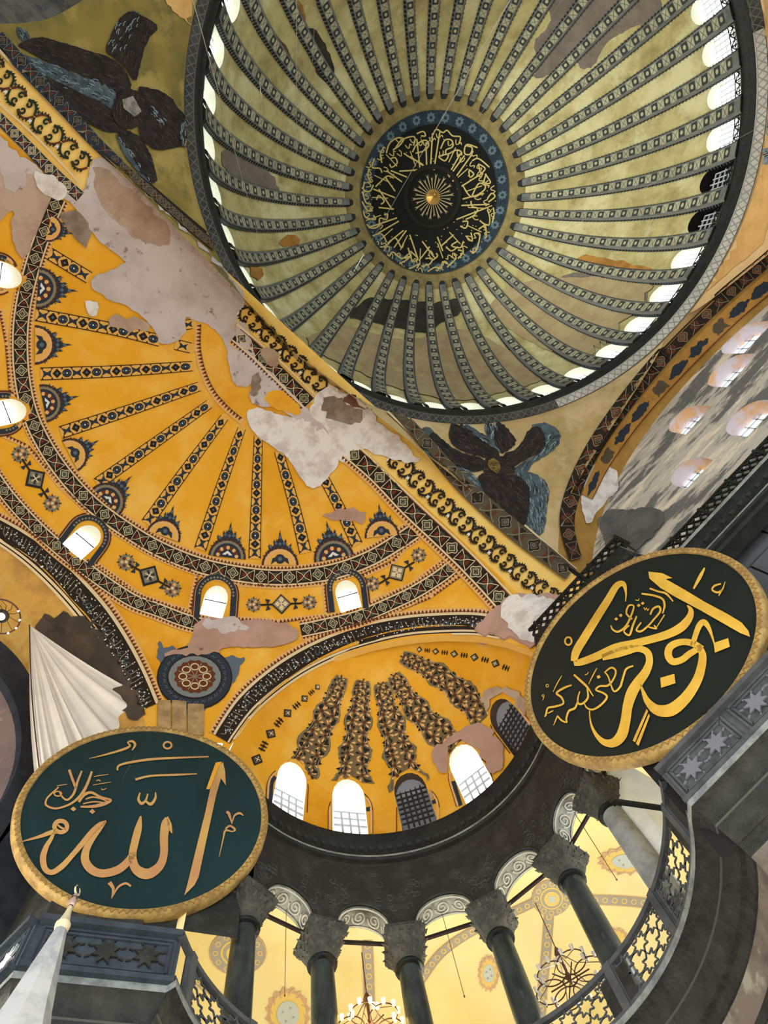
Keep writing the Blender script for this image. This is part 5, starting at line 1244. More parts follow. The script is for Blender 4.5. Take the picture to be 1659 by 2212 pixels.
# --- six-winged angels
C_WD = mat('wing_dark_umber', (48, 42, 38), (34, 30, 28), scale=2, lo=.4, hi=.6); C_WB = mat('wing_slate_blue', (84, 100, 106), (60, 72, 78), scale=2.5, lo=.4, hi=.6); C_WL = mat('feather_pale_blue', (136, 154, 160)); C_FG = mat('angel_face_ochre', (128, 108, 52), (84, 70, 38), scale=4); C_FM = mat('angel_face_mask', (150, 148, 142), (110, 106, 102), scale=3); C_WS = mat('feather_dark', (30, 28, 28)); C_WF = mat('feather_umber', (80, 66, 58))
PALa = [C_WD, C_WB, C_WL, C_FG, C_FM, C_WS, C_WF]
def angel(cr, shapes, face, facemat, parent, feathers, label='painted_wing'):
    for i, (mi, poly) in enumerate(shapes):
        pt = Paint(UP, .04); q = rough(smoothloop(cr(poly), 1), 1.6, 6, i); pt.poly(q, mi, i*.5+(1 if mi == 0 else 0), 16)
        xs = [p[0] for p in q]; ys = [p[1] for p in q]; rnd = random.Random(i*5+3); 
        # feather strokes following the longest direction of the wing
        cx_, cy_ = sum(xs)/len(xs), sum(ys)/len(ys); sxx = sum((x-cx_)**2 for x in xs); syy = sum((y-cy_)**2 for y in ys); sxy = sum((x-cx_)*(y-cy_) for x, y in zip(xs, ys)); th = .5*atan2(2*sxy, sxx-syy)
        for _ in range(int(len(q)*2.0)):
            x = rnd.uniform(min(xs), max(xs)); y = rnd.uniform(min(ys), max(ys)); L = rnd.uniform(7, 15); a = th+rnd.uniform(-.25, .25)
            e = (x+L*cos(a), y+L*sin(a))
            if inpoly(x, y, [q]) and inpoly(*e, [q]): pt.stroke([(x, y), ((x+e[0])/2+sin(a)*1.5, (y+e[1])/2-cos(a)*1.5), e], 1.5 if mi else 1.3, {0: rnd.choice((5, 6)), 1: rnd.choice((2, 0, 2))}.get(mi, 0), i*.5+2)
        pt.build(label, PALa, parent, smooth=False)
    pt = Paint(UP, .04); pt.poly(cr(face), facemat, 10, 10); 
    fx = sum(p[0] for p in cr(face))/len(face); fy = sum(p[1] for p in cr(face))/len(face)
    if facemat == 3:
        for dx in (-4, 4): pt.fan([(fx+dx+1.8*cos(a), fy-4+1.4*sin(a)) for a in [i*pi/3 for i in range(6)]], 5, 11)
        pt.stroke([(fx, fy-4), (fx+.5, fy+2)], 1.5, 5, 11); pt.stroke([(fx-3, fy+6), (fx+3, fy+6)], 1.5, 5, 11)
    pt.build('painted_face', PALa, parent, smooth=False)
c8 = crop((860, 860), .2652)
angel(c8, [(1, [(215, 228), (160, 290), (175, 400), (280, 500), (420, 580), (640, 620), (700, 540), (560, 470), (400, 400), (330, 330), (265, 250)]),
           (1, [(480, 600), (640, 620), (700, 780), (800, 930), (940, 1060), (1100, 1145), (1040, 1125), (880, 1040), (700, 900), (560, 760)]),
           (1, [(930, 580), (1060, 600), (1180, 650), (1230, 720), (1210, 900), (1200, 1080), (1130, 1140), (1030, 1100), (1040, 980), (1030, 860), (1070, 800), (990, 690)]),
           (1, [(1060, 230), (1170, 200), (1250, 220), (1330, 290), (1300, 400), (1200, 480), (1080, 540), (1060, 610), (930, 590), (1000, 530), (1170, 440), (1200, 330)]),
           (0, [(260, 270), (240, 380), (330, 480), (480, 560), (640, 610), (740, 570), (690, 490), (560, 470), (450, 420), (350, 330)]),
           (0, [(430, 185), (408, 300), (440, 400), (560, 460), (800, 510), (830, 470), (770, 400), (650, 330), (560, 260), (500, 200)]),
           (1, [(440, 185), (540, 200), (640, 270), (760, 340), (860, 440), (810, 450), (700, 370), (600, 300), (500, 230)]),
           (0, [(790, 195), (860, 230), (930, 300), (970, 370), (880, 440), (840, 470), (800, 400), (770, 330)]),
           (1, [(720, 200), (800, 190), (815, 250), (790, 350), (740, 340), (700, 270)]),
           (0, [(1060, 260), (1150, 230), (1205, 320), (1190, 420), (1080, 490), (920, 580), (840, 570), (850, 460), (940, 430), (1020, 360)]),
           (0, [(630, 620), (820, 630), (980, 630), (1060, 720), (1070, 820), (1050, 1000), (1000, 1090), (880, 990), (740, 880), (680, 740)]),
           (0, [(680, 500), (840, 470), (950, 560), (940, 650), (820, 690), (690, 650)])],
      [(730, 520), (770, 500), (815, 530), (830, 590), (800, 630), (750, 600), (722, 560)], 3, p_se, 0)
c1 = crop((0, 0), .3376)
angel(c1, [(1, [(90, 170), (160, 190), (200, 250), (130, 280)]), (0, [(90, 290), (235, 230), (350, 260), (560, 330), (700, 360), (800, 440), (850, 580), (740, 640), (600, 520), (450, 460), (300, 400), (170, 330)]),
           (0, [(250, 470), (480, 580), (700, 690), (860, 820), (700, 860), (560, 800), (420, 690), (300, 570)]),
           (1, [(90, 340), (250, 380), (420, 450), (540, 500), (720, 540), (740, 600), (730, 710), (640, 670), (480, 590), (330, 550), (200, 460), (100, 400)]),
           (0, [(830, 68), (930, 110), (1020, 170), (930, 260), (890, 450), (860, 540), (800, 430), (700, 360), (660, 330), (720, 190), (780, 100)]),
           (1, [(830, 68), (900, 90), (860, 200), (790, 330), (720, 350), (670, 320), (720, 190), (780, 100)]),
           (0, [(860, 560), (960, 560), (1080, 610), (1150, 720), (1260, 780), (1210, 950), (1130, 940), (1000, 975), (900, 900), (870, 800)]),
           (1, [(930, 650), (1000, 720), (1080, 760), (1060, 800), (940, 810), (960, 760)]), (1, [(1150, 760), (1260, 780), (1210, 960), (1140, 930)]),
           (0, [(730, 840), (800, 830), (900, 880), (960, 1010), (1010, 1150), (960, 1190), (880, 1080), (800, 960)]), (1, [(735, 840), (800, 900), (860, 1030), (990, 1185), (920, 1165), (820, 1040), (750, 930)]),
           (0, [(740, 600), (860, 560), (930, 700), (880, 830), (750, 830), (700, 720)])],
      [(770, 645), (840, 620), (895, 720), (850, 755), (780, 700)], 4, p_ne, 0)
c3 = crop((1000, 0), .3972)
for i, P_ in enumerate(([(1700, 310), (1640, 325), (1622, 385), (1650, 400), (1700, 410)], [(1700, 480), (1645, 500), (1615, 560), (1640, 640), (1700, 660)], [(1700, 640), (1620, 660), (1600, 720), (1640, 735), (1700, 745)], [(1700, 800), (1620, 810), (1585, 860), (1610, 900), (1700, 890)])):
    pt = Paint(UP, .04); q = rough(smoothloop(c3(P_), 1), 2, 6, i); pt.poly(q, 0, 0, 14)
    for k in range(8): x = 1638+k*4; y = sum(p[1] for p in q)/len(q)+(k-4)*3; pt.stroke([(x, y), (x+12, y-5)], 1.5, 1, 1)
    pt.build('painted_wing', [mat('wing_tip_blue', (138, 154, 164), (104, 122, 132), scale=3), C_WD], p_sw, smooth=False)
patch(c1([(1030, -60), (1400, -60), (1310, 190), (1240, 170), (1150, 110), (1060, 30)]), 7, p_ne, 1, 4) if False else None
patch(c1([(1030, -60), (1420, -60), (1330, 190), (1240, 170), (1150, 110), (1060, 30)]), 7, p_ne, 1, 3, name='repair_patch')
patch([(1650, -10), (1680, -10), (1680, 500), (1560, 600), (1500, 655), (1440, 705), (1410, 730), (1500, 640), (1590, 530), (1645, 380), (1655, 200)], 7, p_se, 1, 2, name='repair_patch')
# --- south arch edge: dark lattice and ochre scrolls
band('lattice_edge', [(1700, 520, 26), (1659, 560, 26), (1560, 645, 28), (1450, 752, 30), (1352, 868, 32), (1278, 975, 32), (1234, 1070, 32), (1222, 1140, 30), (1240, 1210, 26)], 30, sarch, lattice, cols=(INK, GRY, BRN, BRN))
band('ochre_band', [(1720, 560, 40), (1659, 612, 40), (1570, 690, 38), (1470, 790, 36), (1376, 895, 34), (1305, 995, 30), (1265, 1075, 26)], 34, sarch, lambda pt, P: (strip(pt, P, -.5, .5, 12, 0), strip(pt, P, -.5, -.44, BRN, 1), [pt.poly(rough([P.at(u+x, y) for x, y in (((0, 0), (14, -.22), (40, -.3), (62, 0), (40, .3), (14, .22)) if k % 3 else ((10, -.32), (42, -.32), (42, .32), (10, .32)))], 3.5, 6, int(u)), BLU_ if k % 3 else 13, 1, 14) for k, u in enumerate([10+62*j for j in range(int(P.L/62))])]))
# flaking plaster on the pier side of the wall
for poly, mi in (([(1262, 1020), (1290, 1000), (1325, 1010), (1345, 1050), (1300, 1090), (1270, 1140), (1252, 1100)], 2), ([(1290, 1110), (1400, 1090), (1440, 1120), (1400, 1180), (1330, 1205), (1300, 1170)], 8)):
    patch(poly, mi, sarch, 2, 5, 7)
# --- gallery vault ornaments
GAL = Surf([so_g, wg]); G1 = mat('pale_brown_ornament', (212, 176, 138)); G2 = mat('pale_slate_ornament', (172, 166, 156)); G3 = mat('pale_grey_disc', (196, 206, 204)); G4 = mat('pale_gold_ring', (232, 204, 120)); PG = [G1, G2, G3, G4]
def gband(pts, w):
    P = mk(pts, w); pt = Paint(GAL, .03); strip(pt, P, -.5, .5, 1, 0); strip(pt, P, -.62, -.55, 0, 0); strip(pt, P, .55, .62, 0, 0)
    for i in range(int(P.L/(w*1.1))): pt.stroke(loc(P, (i+.5)*w*1.1, w)(circ(0, 0, .28, 10)), 2.4, 3, 1, True)
    pt.build('painted_band', PG, ceil_g, smooth=False)
ceil_g = so_g
gband([(1400, 1950), (1330, 1944), (1250, 1942), (1190, 1940)], 19); gband([(1187, 1950), (1180, 2050), (1172, 2130), (1166, 2230)], 18); gband([(1180, 1935), (1110, 1968), (1020, 2010), (950, 2060), (900, 2130)], 17); gband([(793, 2030), (796, 2090), (798, 2170)], 20); gband([(400, 2092), (440, 2130), (490, 2160)], 14)
def gmed(x, y, r, ry):
    pt = Paint(GAL, .04); E2 = lambda k: [(x+r*k*cos(2*pi*i/24), y+ry*k*sin(2*pi*i/24)) for i in range(24)]
    pt.poly(E2(1), 0, 0, 14); pt.poly(E2(.96), 1, 1, 14); pt.poly(E2(.6), 3, 2, 14); pt.poly(E2(.52), 1, 3, 14); pt.poly(E2(.4), 3, 4, 14); pt.poly([(x+r*(.3 if i % 2 else .14)*cos(pi*i/4), y+ry*(.3 if i % 2 else .14)*sin(pi*i/4)) for i in range(8)], 2, 5, 14)
    for k in range(12): a = 2*pi*k/12; q = (x+r*.78*cos(a), y+ry*.78*sin(a)); pt.stroke([(q[0]+5*cos(s), q[1]+5*sin(s)) for s in [i*pi/4 for i in range(8)]], 2.2, 3, 2, True)
    pt.build('painted_roundel', PG, ceil_g, smooth=False)
gmed(1190, 1938, 42, 40); gmed(514, 2056, 62, 50)
def gfl(x, y, r, ry, grey=True):
    pt = Paint(GAL, .04); rnd = random.Random(int(x))
    pt.poly([(x+r*(1.0+.2*(i % 2))*cos(pi*i/16), y+ry*(1.0+.2*(i % 2))*sin(pi*i/16)) for i in range(32)], 0, 0, 14); pt.poly([(x+r*.92*cos(pi*i/12), y+ry*.92*sin(pi*i/12)) for i in range(24)], 3, 1, 14)
    for k in range(12): a = 2*pi*k/12; pt.stroke([(x+r*(.8+.06*q)*cos(a+q*.09), y+ry*(.8+.1*q)*sin(a+q*.09)) for q in range(5)], 3, 0, 2)
    if grey: pt.poly([(x+r*.58*cos(pi*i/12), y+ry*.58*sin(pi*i/12)) for i in range(24)], 2, 3, 14)
    for k in range(4): a = k*pi/2+.4; pt.fan([(x+r*.3*cos(a)+3*cos(s), y+ry*.3*sin(a)+3*sin(s)) for s in [i*pi/2 for i in range(4)]], 1, 4)
    pt.build('painted_flower', PG, ceil_g, smooth=False)
gfl(622, 2188, 42, 50); gfl(1350, 1858, 52, 26); gfl(1055, 2100, 20, 34); gfl(1330, 2030, 24, 24, False); gfl(450, 1990, 28, 22, False)

# ------------------------------------------------------------------ gilded lettering
C_LET = mat('lettering_gold', (222, 180, 72), (198, 152, 58), scale=.8, lo=.4, hi=.65, rough=.45); C_LETA = mat('lettering_copper_gold', (196, 158, 92), (184, 136, 92), scale=.5, lo=.4, hi=.6, rough=.45)
def lettering(cr, c, n, strokes, polys, rings, mt, parent):
    pt = Paint(Plane(c, n), .03)
    for s in strokes:
        q = crv(cr([tuple(map(float, p)) for p in s]), 7) if len(s) > 2 else cr(s); pt.stroke(q, 2, 0, 0)
    for p in polys: pt.poly(cr(p), 0, 1, 12)
    for x, y, rx, ry, w in rings: pt.stroke([(a, b_, w*cr([(0, 0, 1)])[0][2]) for a, b_ in cr([(x+rx*cos(t), y+ry*sin(t)) for t in [i*pi/9 for i in range(18)]])], 2, 0, 0, True)
    return pt.build('lettering', [mt], parent, smooth=False)
cA = crop((0, 1560), 600/1659)
lettering(cA, ca_, na_, [
    [(990, 572, 8), (988, 610, 50), (978, 690, 50), (978, 790, 46), (955, 860, 50), (900, 905, 60), (850, 907, 64), (805, 872, 56), (790, 800, 46), (805, 720, 46), (825, 640, 42), (840, 565, 10)],
    [(1000, 568, 6), (1012, 620, 26), (1026, 668, 6)],
    [(800, 780, 36), (760, 840, 44), (700, 888, 48), (610, 908, 48), (545, 885, 52), (508, 830, 50), (515, 765, 42), (552, 700, 32), (595, 645, 22), (630, 600, 10)],
    [(634, 596, 10), (595, 618, 30), (545, 665, 34), (490, 730, 32), (430, 800, 30), (370, 865, 34), (310, 902, 32), (268, 880, 36), (256, 815, 38), (275, 750, 30), (305, 700, 22), (325, 655, 14)],
    [(340, 655, 30), (290, 668, 26), (230, 690, 18), (105, 725, 4)], [(340, 615, 10), (365, 635, 12), (395, 645, 10)],
    [(836, 425, 8), (826, 465, 15), (845, 490, 18), (870, 470, 12), (882, 432, 8)], [(872, 478, 12), (900, 494, 18), (926, 460, 14), (928, 422, 6)],
    [(700, 292, 10), (712, 262, 12), (800, 240, 14), (950, 222, 14), (1245, 210, 8)], [(808, 347, 14), (900, 325, 12), (1060, 318, 12), (1175, 313, 6)],
    [(530, 222, 3), (640, 195, 10), (740, 165, 14), (775, 145, 12), (762, 125, 8), (790, 118, 14), (806, 140, 14), (788, 172, 6)],
    [(1350, 542, 14), (1365, 550, 18), (1385, 612, 6)], [(1385, 605, 6), (1400, 562, 10), (1430, 548, 14), (1452, 562, 6)], [(1345, 642, 10), (1372, 624, 12), (1402, 645, 12), (1385, 657, 8), (1345, 652, 12), (1332, 700, 8), (1308, 808, 3)],
    [(652, 962, 26), (675, 1000, 18), (665, 1058, 4)], [(668, 1052, 6), (705, 990, 12), (750, 968, 14), (780, 985, 12)],
    [(470, 482, 14), (500, 440, 18), (545, 425, 16), (600, 452, 14), (662, 470, 12), (620, 492, 22), (560, 507, 18), (480, 510, 10)], [(510, 465, 8), (560, 452, 10), (640, 475, 6)], [(495, 492, 8), (560, 480, 8), (630, 486, 6)],
    [(548, 298, 12), (522, 370, 16), (490, 430, 18), (450, 472, 14), (400, 502, 12), (330, 520, 12), (275, 500, 12), (280, 460, 10), (320, 420, 10), (350, 392, 8)],
    [(412, 288, 16), (430, 340, 16), (452, 400, 14)], [(488, 295, 10), (462, 360, 14), (440, 430, 14), (402, 468, 12), (370, 450, 10), (352, 415, 8)],
    [(560, 330, 4), (600, 322, 5), (648, 316, 3)], [(555, 380, 4), (610, 370, 5), (662, 362, 3)], [(575, 355, 6), (590, 350, 6), (600, 358, 5)], [(605, 400, 5), (612, 408, 6), (635, 400, 4)], [(340, 385, 5), (400, 375, 4)]],
    [[(1330, 243), (1343, 300), (1348, 385), (1318, 342), (1290, 440), (1225, 740), (1185, 930), (1160, 980), (1098, 1042), (1115, 985), (1170, 760), (1225, 540), (1270, 330), (1290, 280)],
     [(437, 510), (455, 525), (437, 540), (420, 525)], [(550, 524), (568, 540), (550, 556), (532, 540)]],
    [(362, 628, 38, 34, 26), (1000, 142, 24, 20, 12), (345, 432, 22, 14, 8)], C_LETA, RA)
cB = crop((1120, 1170), 539/1659)
lettering(cB, cb_, nb_, [
    [(1242, 178, 10), (1210, 240, 24), (1168, 318, 12)], [(1350, 285, 10), (1308, 298, 14), (1292, 325, 12), (1325, 342, 14), (1358, 325, 12), (1378, 270, 4)], [(1360, 322, 10), (1335, 364, 8)],
    [(1225, 720, 44), (1160, 680, 44), (1085, 672, 44), (1015, 702, 50), (1000, 758, 50), (1030, 802, 46), (1090, 790, 44), (1140, 752, 44), (1190, 722, 40)],
    [(1160, 700, 34), (1180, 630, 36), (1205, 565, 40), (1235, 540, 40), (1265, 570, 30), (1290, 630, 16), (1308, 690, 8)],
    [(1200, 690, 30), (1228, 760, 50), (1215, 860, 60), (1180, 950, 66), (1110, 1050, 76), (1020, 1122, 84), (930, 1125, 70), (865, 1070, 44), (832, 1000, 22), (815, 950, 6)],
    [(716, 402, 6), (718, 340, 14), (700, 285, 34), (655, 300, 44), (600, 390, 50), (530, 500, 54), (450, 630, 56), (390, 730, 56), (372, 800, 42)],
    [(372, 815, 30), (420, 805, 46), (520, 768, 52), (650, 710, 56), (770, 682, 52), (900, 650, 52), (1010, 615, 56), (1090, 570, 60), (1140, 510, 48), (1150, 460, 32), (1125, 428, 8)],
    [(560, 775, 40), (650, 748, 60), (730, 725, 60), (800, 715, 44), (860, 740, 46), (875, 800, 48), (850, 870, 58), (800, 940, 68), (758, 1010, 74), (730, 1100, 66), (715, 1200, 66), (690, 1290, 72), (640, 1340, 62), (580, 1340, 44), (530, 1300, 28), (495, 1240, 16), (480, 1180, 9), (477, 1128, 8)],
    [(1032, 402, 8), (985, 350, 14), (930, 335, 12), (876, 315, 12)], [(962, 482, 8), (975, 430, 14), (960, 385, 14), (900, 362, 14), (822, 350, 12)],
    [(880, 490, 12), (900, 450, 14), (938, 436, 14), (945, 470, 14), (905, 520, 12), (870, 560, 12), (820, 600, 14), (788, 590, 12), (820, 540, 10)], [(790, 500, 12), (765, 560, 14), (742, 625, 14), (705, 600, 10), (740, 560, 10)],
    [(760, 520, 12), (722, 482, 12), (735, 432, 12), (768, 430, 10), (762, 472, 12), (722, 560, 14), (670, 602, 14), (632, 590, 12), (618, 560, 6)], [(975, 490, 8), (925, 570, 6)], [(868, 572, 10), (920, 582, 12), (905, 560, 8)], [(838, 440, 5), (845, 458, 6), (855, 445, 5), (862, 462, 6), (872, 448, 5)], [(780, 390, 5), (800, 395, 5), (805, 382, 4)],
    [(768, 830, 10), (722, 850, 14), (702, 900, 14), (680, 970, 14), (642, 1000, 12), (620, 960, 10), (600, 900, 10), (575, 870, 8)], [(575, 875, 10), (620, 842, 12), (650, 862, 12), (640, 910, 12), (600, 960, 14), (545, 965, 12), (520, 990, 12), (570, 1012, 12), (592, 1040, 14), (552, 1090, 14), (500, 1120, 12), (460, 1110, 10), (442, 1080, 6)],
    [(372, 888, 12), (420, 932, 16), (460, 970, 14), (502, 1032, 6)], [(460, 980, 8), (466, 1040, 14), (432, 1080, 14), (402, 1080, 14), (400, 1040, 10), (412, 1000, 8)], [(400, 1060, 10), (380, 1110, 14), (340, 1130, 14), (322, 1180, 12), (325, 1205, 10), (290, 1192, 12), (262, 1160, 8)], [(262, 1165, 8), (252, 1190, 8), (237, 1225, 4)],
    [(358, 958, 10), (310, 975, 14), (258, 1010, 14), (290, 1040, 14), (302, 1080, 12), (250, 1100, 14), (200, 1110, 12), (188, 1150, 12), (178, 1168, 8)], [(200, 1145, 8), (235, 1128, 8)],
    [(525, 845, 6), (498, 895, 8), (470, 952, 4)], [(292, 895, 4), (265, 940, 7), (234, 1002, 4)], [(445, 890, 5), (460, 885, 6), (470, 870, 4)], [(165, 1060, 4), (175, 1030, 5)]],
    [[(868, 205), (960, 215), (1028, 248), (985, 255), (1100, 320), (1250, 410), (1400, 490), (1490, 545), (1535, 600), (1545, 640), (1480, 615), (1350, 540), (1200, 455), (1050, 375), (950, 315), (875, 250)],
     [(1303, 680), (1400, 648), (1412, 705), (1312, 745)], [(948, 912), (1042, 885), (1050, 948), (955, 978)], [(858, 1118), (868, 1135), (782, 1340), (765, 1330)], [(872, 1150), (880, 1165), (805, 1365), (787, 1348)],
     [(805, 418), (818, 430), (803, 442), (792, 430)], [(832, 404), (845, 416), (830, 428), (818, 416)], [(655, 508), (668, 520), (655, 532), (642, 520)], [(685, 484), (698, 496), (685, 508), (672, 496)], [(525, 900), (545, 892), (552, 910), (532, 918)]],
    [(335, 665, 22, 26, 12), (195, 962, 8, 9, 5), (168, 1028, 7, 7, 4)], C_LET, RB)
# inscription of the dome medallion
cM = crop((740, 230), 390/1659); MS = Surf([med]); pt = Paint(MS, .05); rnd = random.Random(11)
ML = [[(765, 330), (772, 580)], [(825, 245), (806, 580)], [(892, 235), (838, 585)], [(1085, 430), (968, 635)], [(1120, 450), (975, 650)], [(1190, 440), (1010, 690)], [(1050, 762), (1290, 610)], [(1080, 858), (1300, 800)], [(1075, 912), (1350, 900)], [(1045, 1040), (1330, 930)], [(470, 945), (330, 930)], [(500, 1025), (250, 1110)], [(515, 1055), (320, 1170)], [(585, 1140), (470, 1300)], [(560, 1140), (410, 1260)], [(480, 840), (280, 760)], [(455, 950), (330, 760)], [(480, 780), (390, 650)], [(590, 650), (440, 590)], [(545, 695), (400, 590)], [(730, 1240), (850, 1400)], [(870, 1200), (920, 1330)], [(800, 1290), (700, 1420)], [(615, 1180), (690, 1400)], [(900, 1290), (1020, 1180)], [(680, 300), (710, 575)], [(620, 460), (740, 545)],
      [(400, 430), (430, 340), (500, 290), (560, 300), (520, 360), (460, 400)], [(480, 390), (540, 310), (640, 275), (665, 300), (650, 360)], [(900, 390), (940, 310), (1000, 310), (1010, 370), (950, 400), (960, 440), (1050, 400), (1095, 430), (1050, 460)], [(880, 460), (970, 440), (940, 500), (880, 465)], [(560, 430), (620, 470), (740, 540), (700, 580), (520, 595)], [(1130, 360), (1190, 380), (1170, 440), (1120, 430), (1140, 350), (1240, 380)], [(1190, 500), (1250, 480), (1350, 560)], [(1250, 530), (1310, 570), (1270, 610), (1250, 540)], [(1160, 580), (1205, 620), (1170, 650), (1160, 590)], [(1310, 620), (1360, 700), (1300, 700), (1320, 620)], [(1100, 720), (1180, 830), (1290, 780), (1310, 730), (1250, 710), (1190, 820)], [(1340, 880), (1400, 830), (1370, 800), (1330, 850)], [(1130, 1040), (1210, 1000), (1240, 940), (1190, 920), (1180, 870)], [(1385, 930), (1392, 1000), (1375, 1070)], [(1330, 950), (1352, 1020), (1345, 1090), (1300, 1080), (1260, 1050)], [(1250, 1130), (1310, 1100), (1320, 1190)], [(1180, 1160), (1190, 1240), (1130, 1190)], [(1170, 1330), (1225, 1330), (1262, 1180), (1215, 1170)], [(1080, 1100), (1130, 1120), (1150, 1060), (1100, 1060)], [(1060, 1240), (1000, 1280), (1080, 1300), (1110, 1240)],
      [(240, 570), (230, 640), (260, 700)], [(290, 480), (270, 560), (340, 570), (360, 610)], [(200, 690), (190, 770), (250, 780), (280, 720)], [(180, 780), (210, 880), (260, 900)], [(170, 860), (220, 950), (270, 960), (250, 930)], [(190, 960), (210, 1020), (300, 1040), (280, 1000)], [(200, 1060), (260, 1120), (330, 1100), (340, 1030), (400, 1040), (410, 990), (380, 1000)], [(230, 1130), (260, 1190), (340, 1170), (380, 1200), (400, 1250)], [(280, 1240), (330, 1290), (400, 1280), (480, 1210), (540, 1300), (560, 1250)], [(340, 1350), (420, 1380), (460, 1340), (540, 1400), (600, 1360)], [(470, 1450), (560, 1430), (620, 1380), (570, 1400)], [(560, 1470), (620, 1490), (700, 1450), (680, 1490)], [(720, 1470), (800, 1450), (820, 1400), (760, 1400)], [(780, 1520), (850, 1480), (900, 1490), (920, 1430), (960, 1450)], [(960, 1480), (1040, 1400), (1020, 1360)], [(620, 1330), (690, 1400), (640, 1420), (600, 1300)], [(1060, 1400), (1110, 1340), (1060, 1320)], [(640, 420), (680, 350), (760, 310), (790, 360), (740, 410), (670, 430)], [(830, 260), (860, 210), (920, 240), (960, 220), (1010, 270), (1080, 280), (1070, 340)], [(680, 250), (740, 230), (760, 270), (720, 270)], [(440, 480), (480, 470), (500, 520), (450, 560), (430, 530)], [(310, 860), (330, 820), (380, 870), (350, 900)], [(300, 740), (340, 700), (410, 640), (470, 660)], [(360, 520), (345, 440), (380, 370)], [(950, 1290), (1000, 1330), (1060, 1290)], [(820, 1420), (870, 1380), (860, 1350)]]
for s in ML: q = [(p[0], p[1], 13) for p in s]; pt.stroke(crv(cM(q), 5) if len(q) > 2 else cM(q), 2, 0, 0)
for _ in range(90):
    a = rnd.uniform(0, 2*pi); r = rnd.uniform(300, 640); x, y = cM([(765+r*cos(a), 880+r*.98*sin(a))])[0][:2]; pt.fan([(x-1.4, y), (x, y-1.4), (x+1.4, y), (x, y+1.4)], 0, 1)

for k in range(64):
    a = 2*pi*k/64; r = 560+40*(k % 3); f = lambda da, dr: cM([(765+(r+dr)*cos(a+da), 885+(r+dr)*.99*sin(a+da), 9)])[0]
    if k % 4 < 3: pt.stroke(crv([f(-.05, 10), f(-.03, -22), f(.0, -28), f(.03, 5), f(.055, -12)], 3), 2, 0, 0)
    if k % 4 == 1: pt.stroke([f(0, -60), f(.02, -210)], 2, 0, 0)
    if k % 4 == 3: pt.stroke(crv([f(-.04, -70), f(0, -110), f(.04, -80), f(.02, -50)], 3), 2, 0, 0)
pt.build('inscription', [GLD], med, smooth=False)
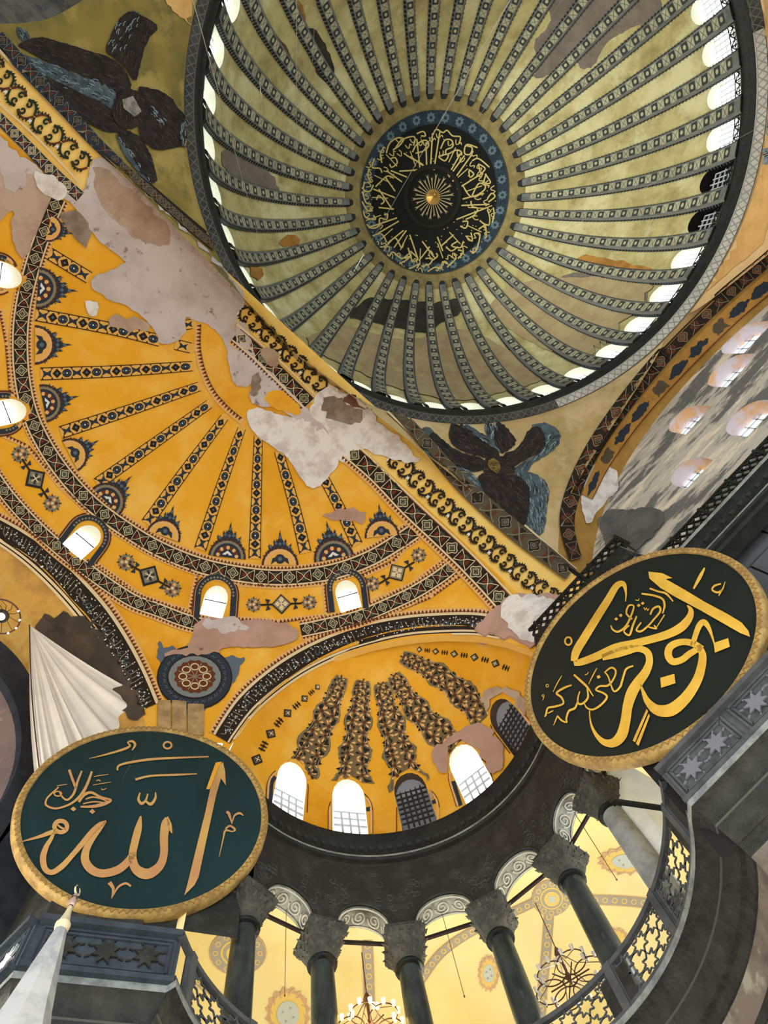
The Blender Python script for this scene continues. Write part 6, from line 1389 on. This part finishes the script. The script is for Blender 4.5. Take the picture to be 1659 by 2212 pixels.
# stains on the dome between the ribs
DS = Surf([o for o in dome.children if o.name.startswith('dome_web')])
DK = [0]
def dstain(P_, c, mi): 
    DK[0] += 1; pt = Paint(DS, .012+.006*DK[0]); pt.poly(rough(smoothloop(P_, 1), 3, 8, int(P_[0][0])), 0, 0, 16); pt.build('repair_patch', [c], dome, smooth=False)
DM = mat('dome_mauve_repair', (128, 118, 108), (112, 104, 94), scale=.8); DO = mat('dome_ochre_repair', (176, 130, 62), (150, 108, 48), scale=1); DKR = mat('dome_dark_repair', (58, 58, 48), (46, 46, 38), scale=1); DB = mat('dome_brown_stain', (88, 58, 38), (110, 78, 48), scale=2)
DP = mat('dome_tan_repair', (172, 158, 120), (158, 140, 106), scale=.8)
c2 = crop((400, 0), 600/1659)
for P_, c in ((c3([(460, -30), (1050, -30), (1100, 40), (1020, 120), (880, 160), (760, 250), (720, 370), (640, 385), (620, 330), (560, 300), (480, 400), (370, 440), (420, 330), (370, 240), (480, 130), (460, 40)]), DM), (c3([(640, 1380), (760, 1400), (1110, 1480), (1100, 1560), (700, 1500), (600, 1430)]), DO),
              (c3([(560, 1480), (720, 1500), (1100, 1570), (1180, 1620), (1100, 1660), (700, 1620), (480, 1560)]), DM), (c2([(600, 0), (690, 0), (720, 90), (700, 200), (640, 180)]), DO), (c2([(480, 215), (560, 205), (650, 380), (600, 390), (500, 280)]), DB), (c2([(700, 180), (780, 160), (900, 400), (870, 510), (800, 470), (720, 300)]), DKR), (c2([(1040, 220), (1090, 205), (1130, 380), (1090, 400)]), DO),
              (c2([(210, 880), (420, 960), (560, 1100), (560, 1180), (300, 1120), (220, 1000)]), DM), (c2([(560, 1420), (680, 1400), (680, 1470), (560, 1470)]), DO), (c2([(360, 1600), (450, 1590), (470, 1660), (380, 1700)]), DO),
              ([(800, 640), (860, 650), (960, 655), (1005, 640), (1000, 680), (960, 690), (930, 722), (880, 715), (820, 700), (770, 690), (750, 690), (770, 660)], DKR), ([(640, 740), (760, 800), (880, 850), (980, 870), (1100, 850), (1200, 810), (1100, 760), (1000, 700), (900, 740), (800, 720), (720, 700)], DP), ([(1040, 680), (1240, 790), (1400, 700), (1440, 620), (1300, 600), (1180, 600), (1100, 620)], DP)):
    dstain(P_, c, 0)
# hanging cables from the vaults (each falls plumb, out of the frame)
UPD = Surf([o for o in dome.children if o.name.startswith(('dome_web', 'crown_cap', 'medallion'))]+[so_h, so_e])
M_CBL = mat('pale_steel_cable', (170, 172, 160), rough=.5)
for i, (x, y, lab) in enumerate(((640, 545, 'left of the medallion below an ochre patch'), (660, 418, 'left of the medallion, shortest and brightest'), (1018, 275, 'crossing the upper right edge of the medallion'), (750, 612, 'touching the lower left of the medallion'), (570, 553, 'nearest the left rim of the dome'), (575, 290, 'upper left of the dome'), (1222, 496, 'right of the medallion'))):
    h = UPD.hit(x, y, 0)
    if h: b = MB(); b.tube([h, Vector((h.x, h.y, 26)), Vector((h.x, h.y, 5))], .009, 4); tag(b.build('hanging_cable', M_CBL, smooth=False), 'thin steel cable from the dome, '+lab, 'cable', 'cables hanging from the great dome')
for (x, y, lab) in ((615, 2150, 'beside the round flower painting'), (1003, 2152, 'between the third and fourth columns'), (1332, 1900, 'right of the fifth column')):
    h = GAL.hit(x, y-0, 0)
    q = atz(x, y, 16.5); b = MB(); b.tube([q, q+Vector((0, 0, 3.6))], .012, 4); b.lathe(q, [(.005, -.05), (.03, 0), (.005, .05)], 6); tag(b.build('hanging_wire', mat('thin_brown_wire', (120, 90, 60)), smooth=False), 'thin lamp wire hanging in the gallery '+lab, 'wire')
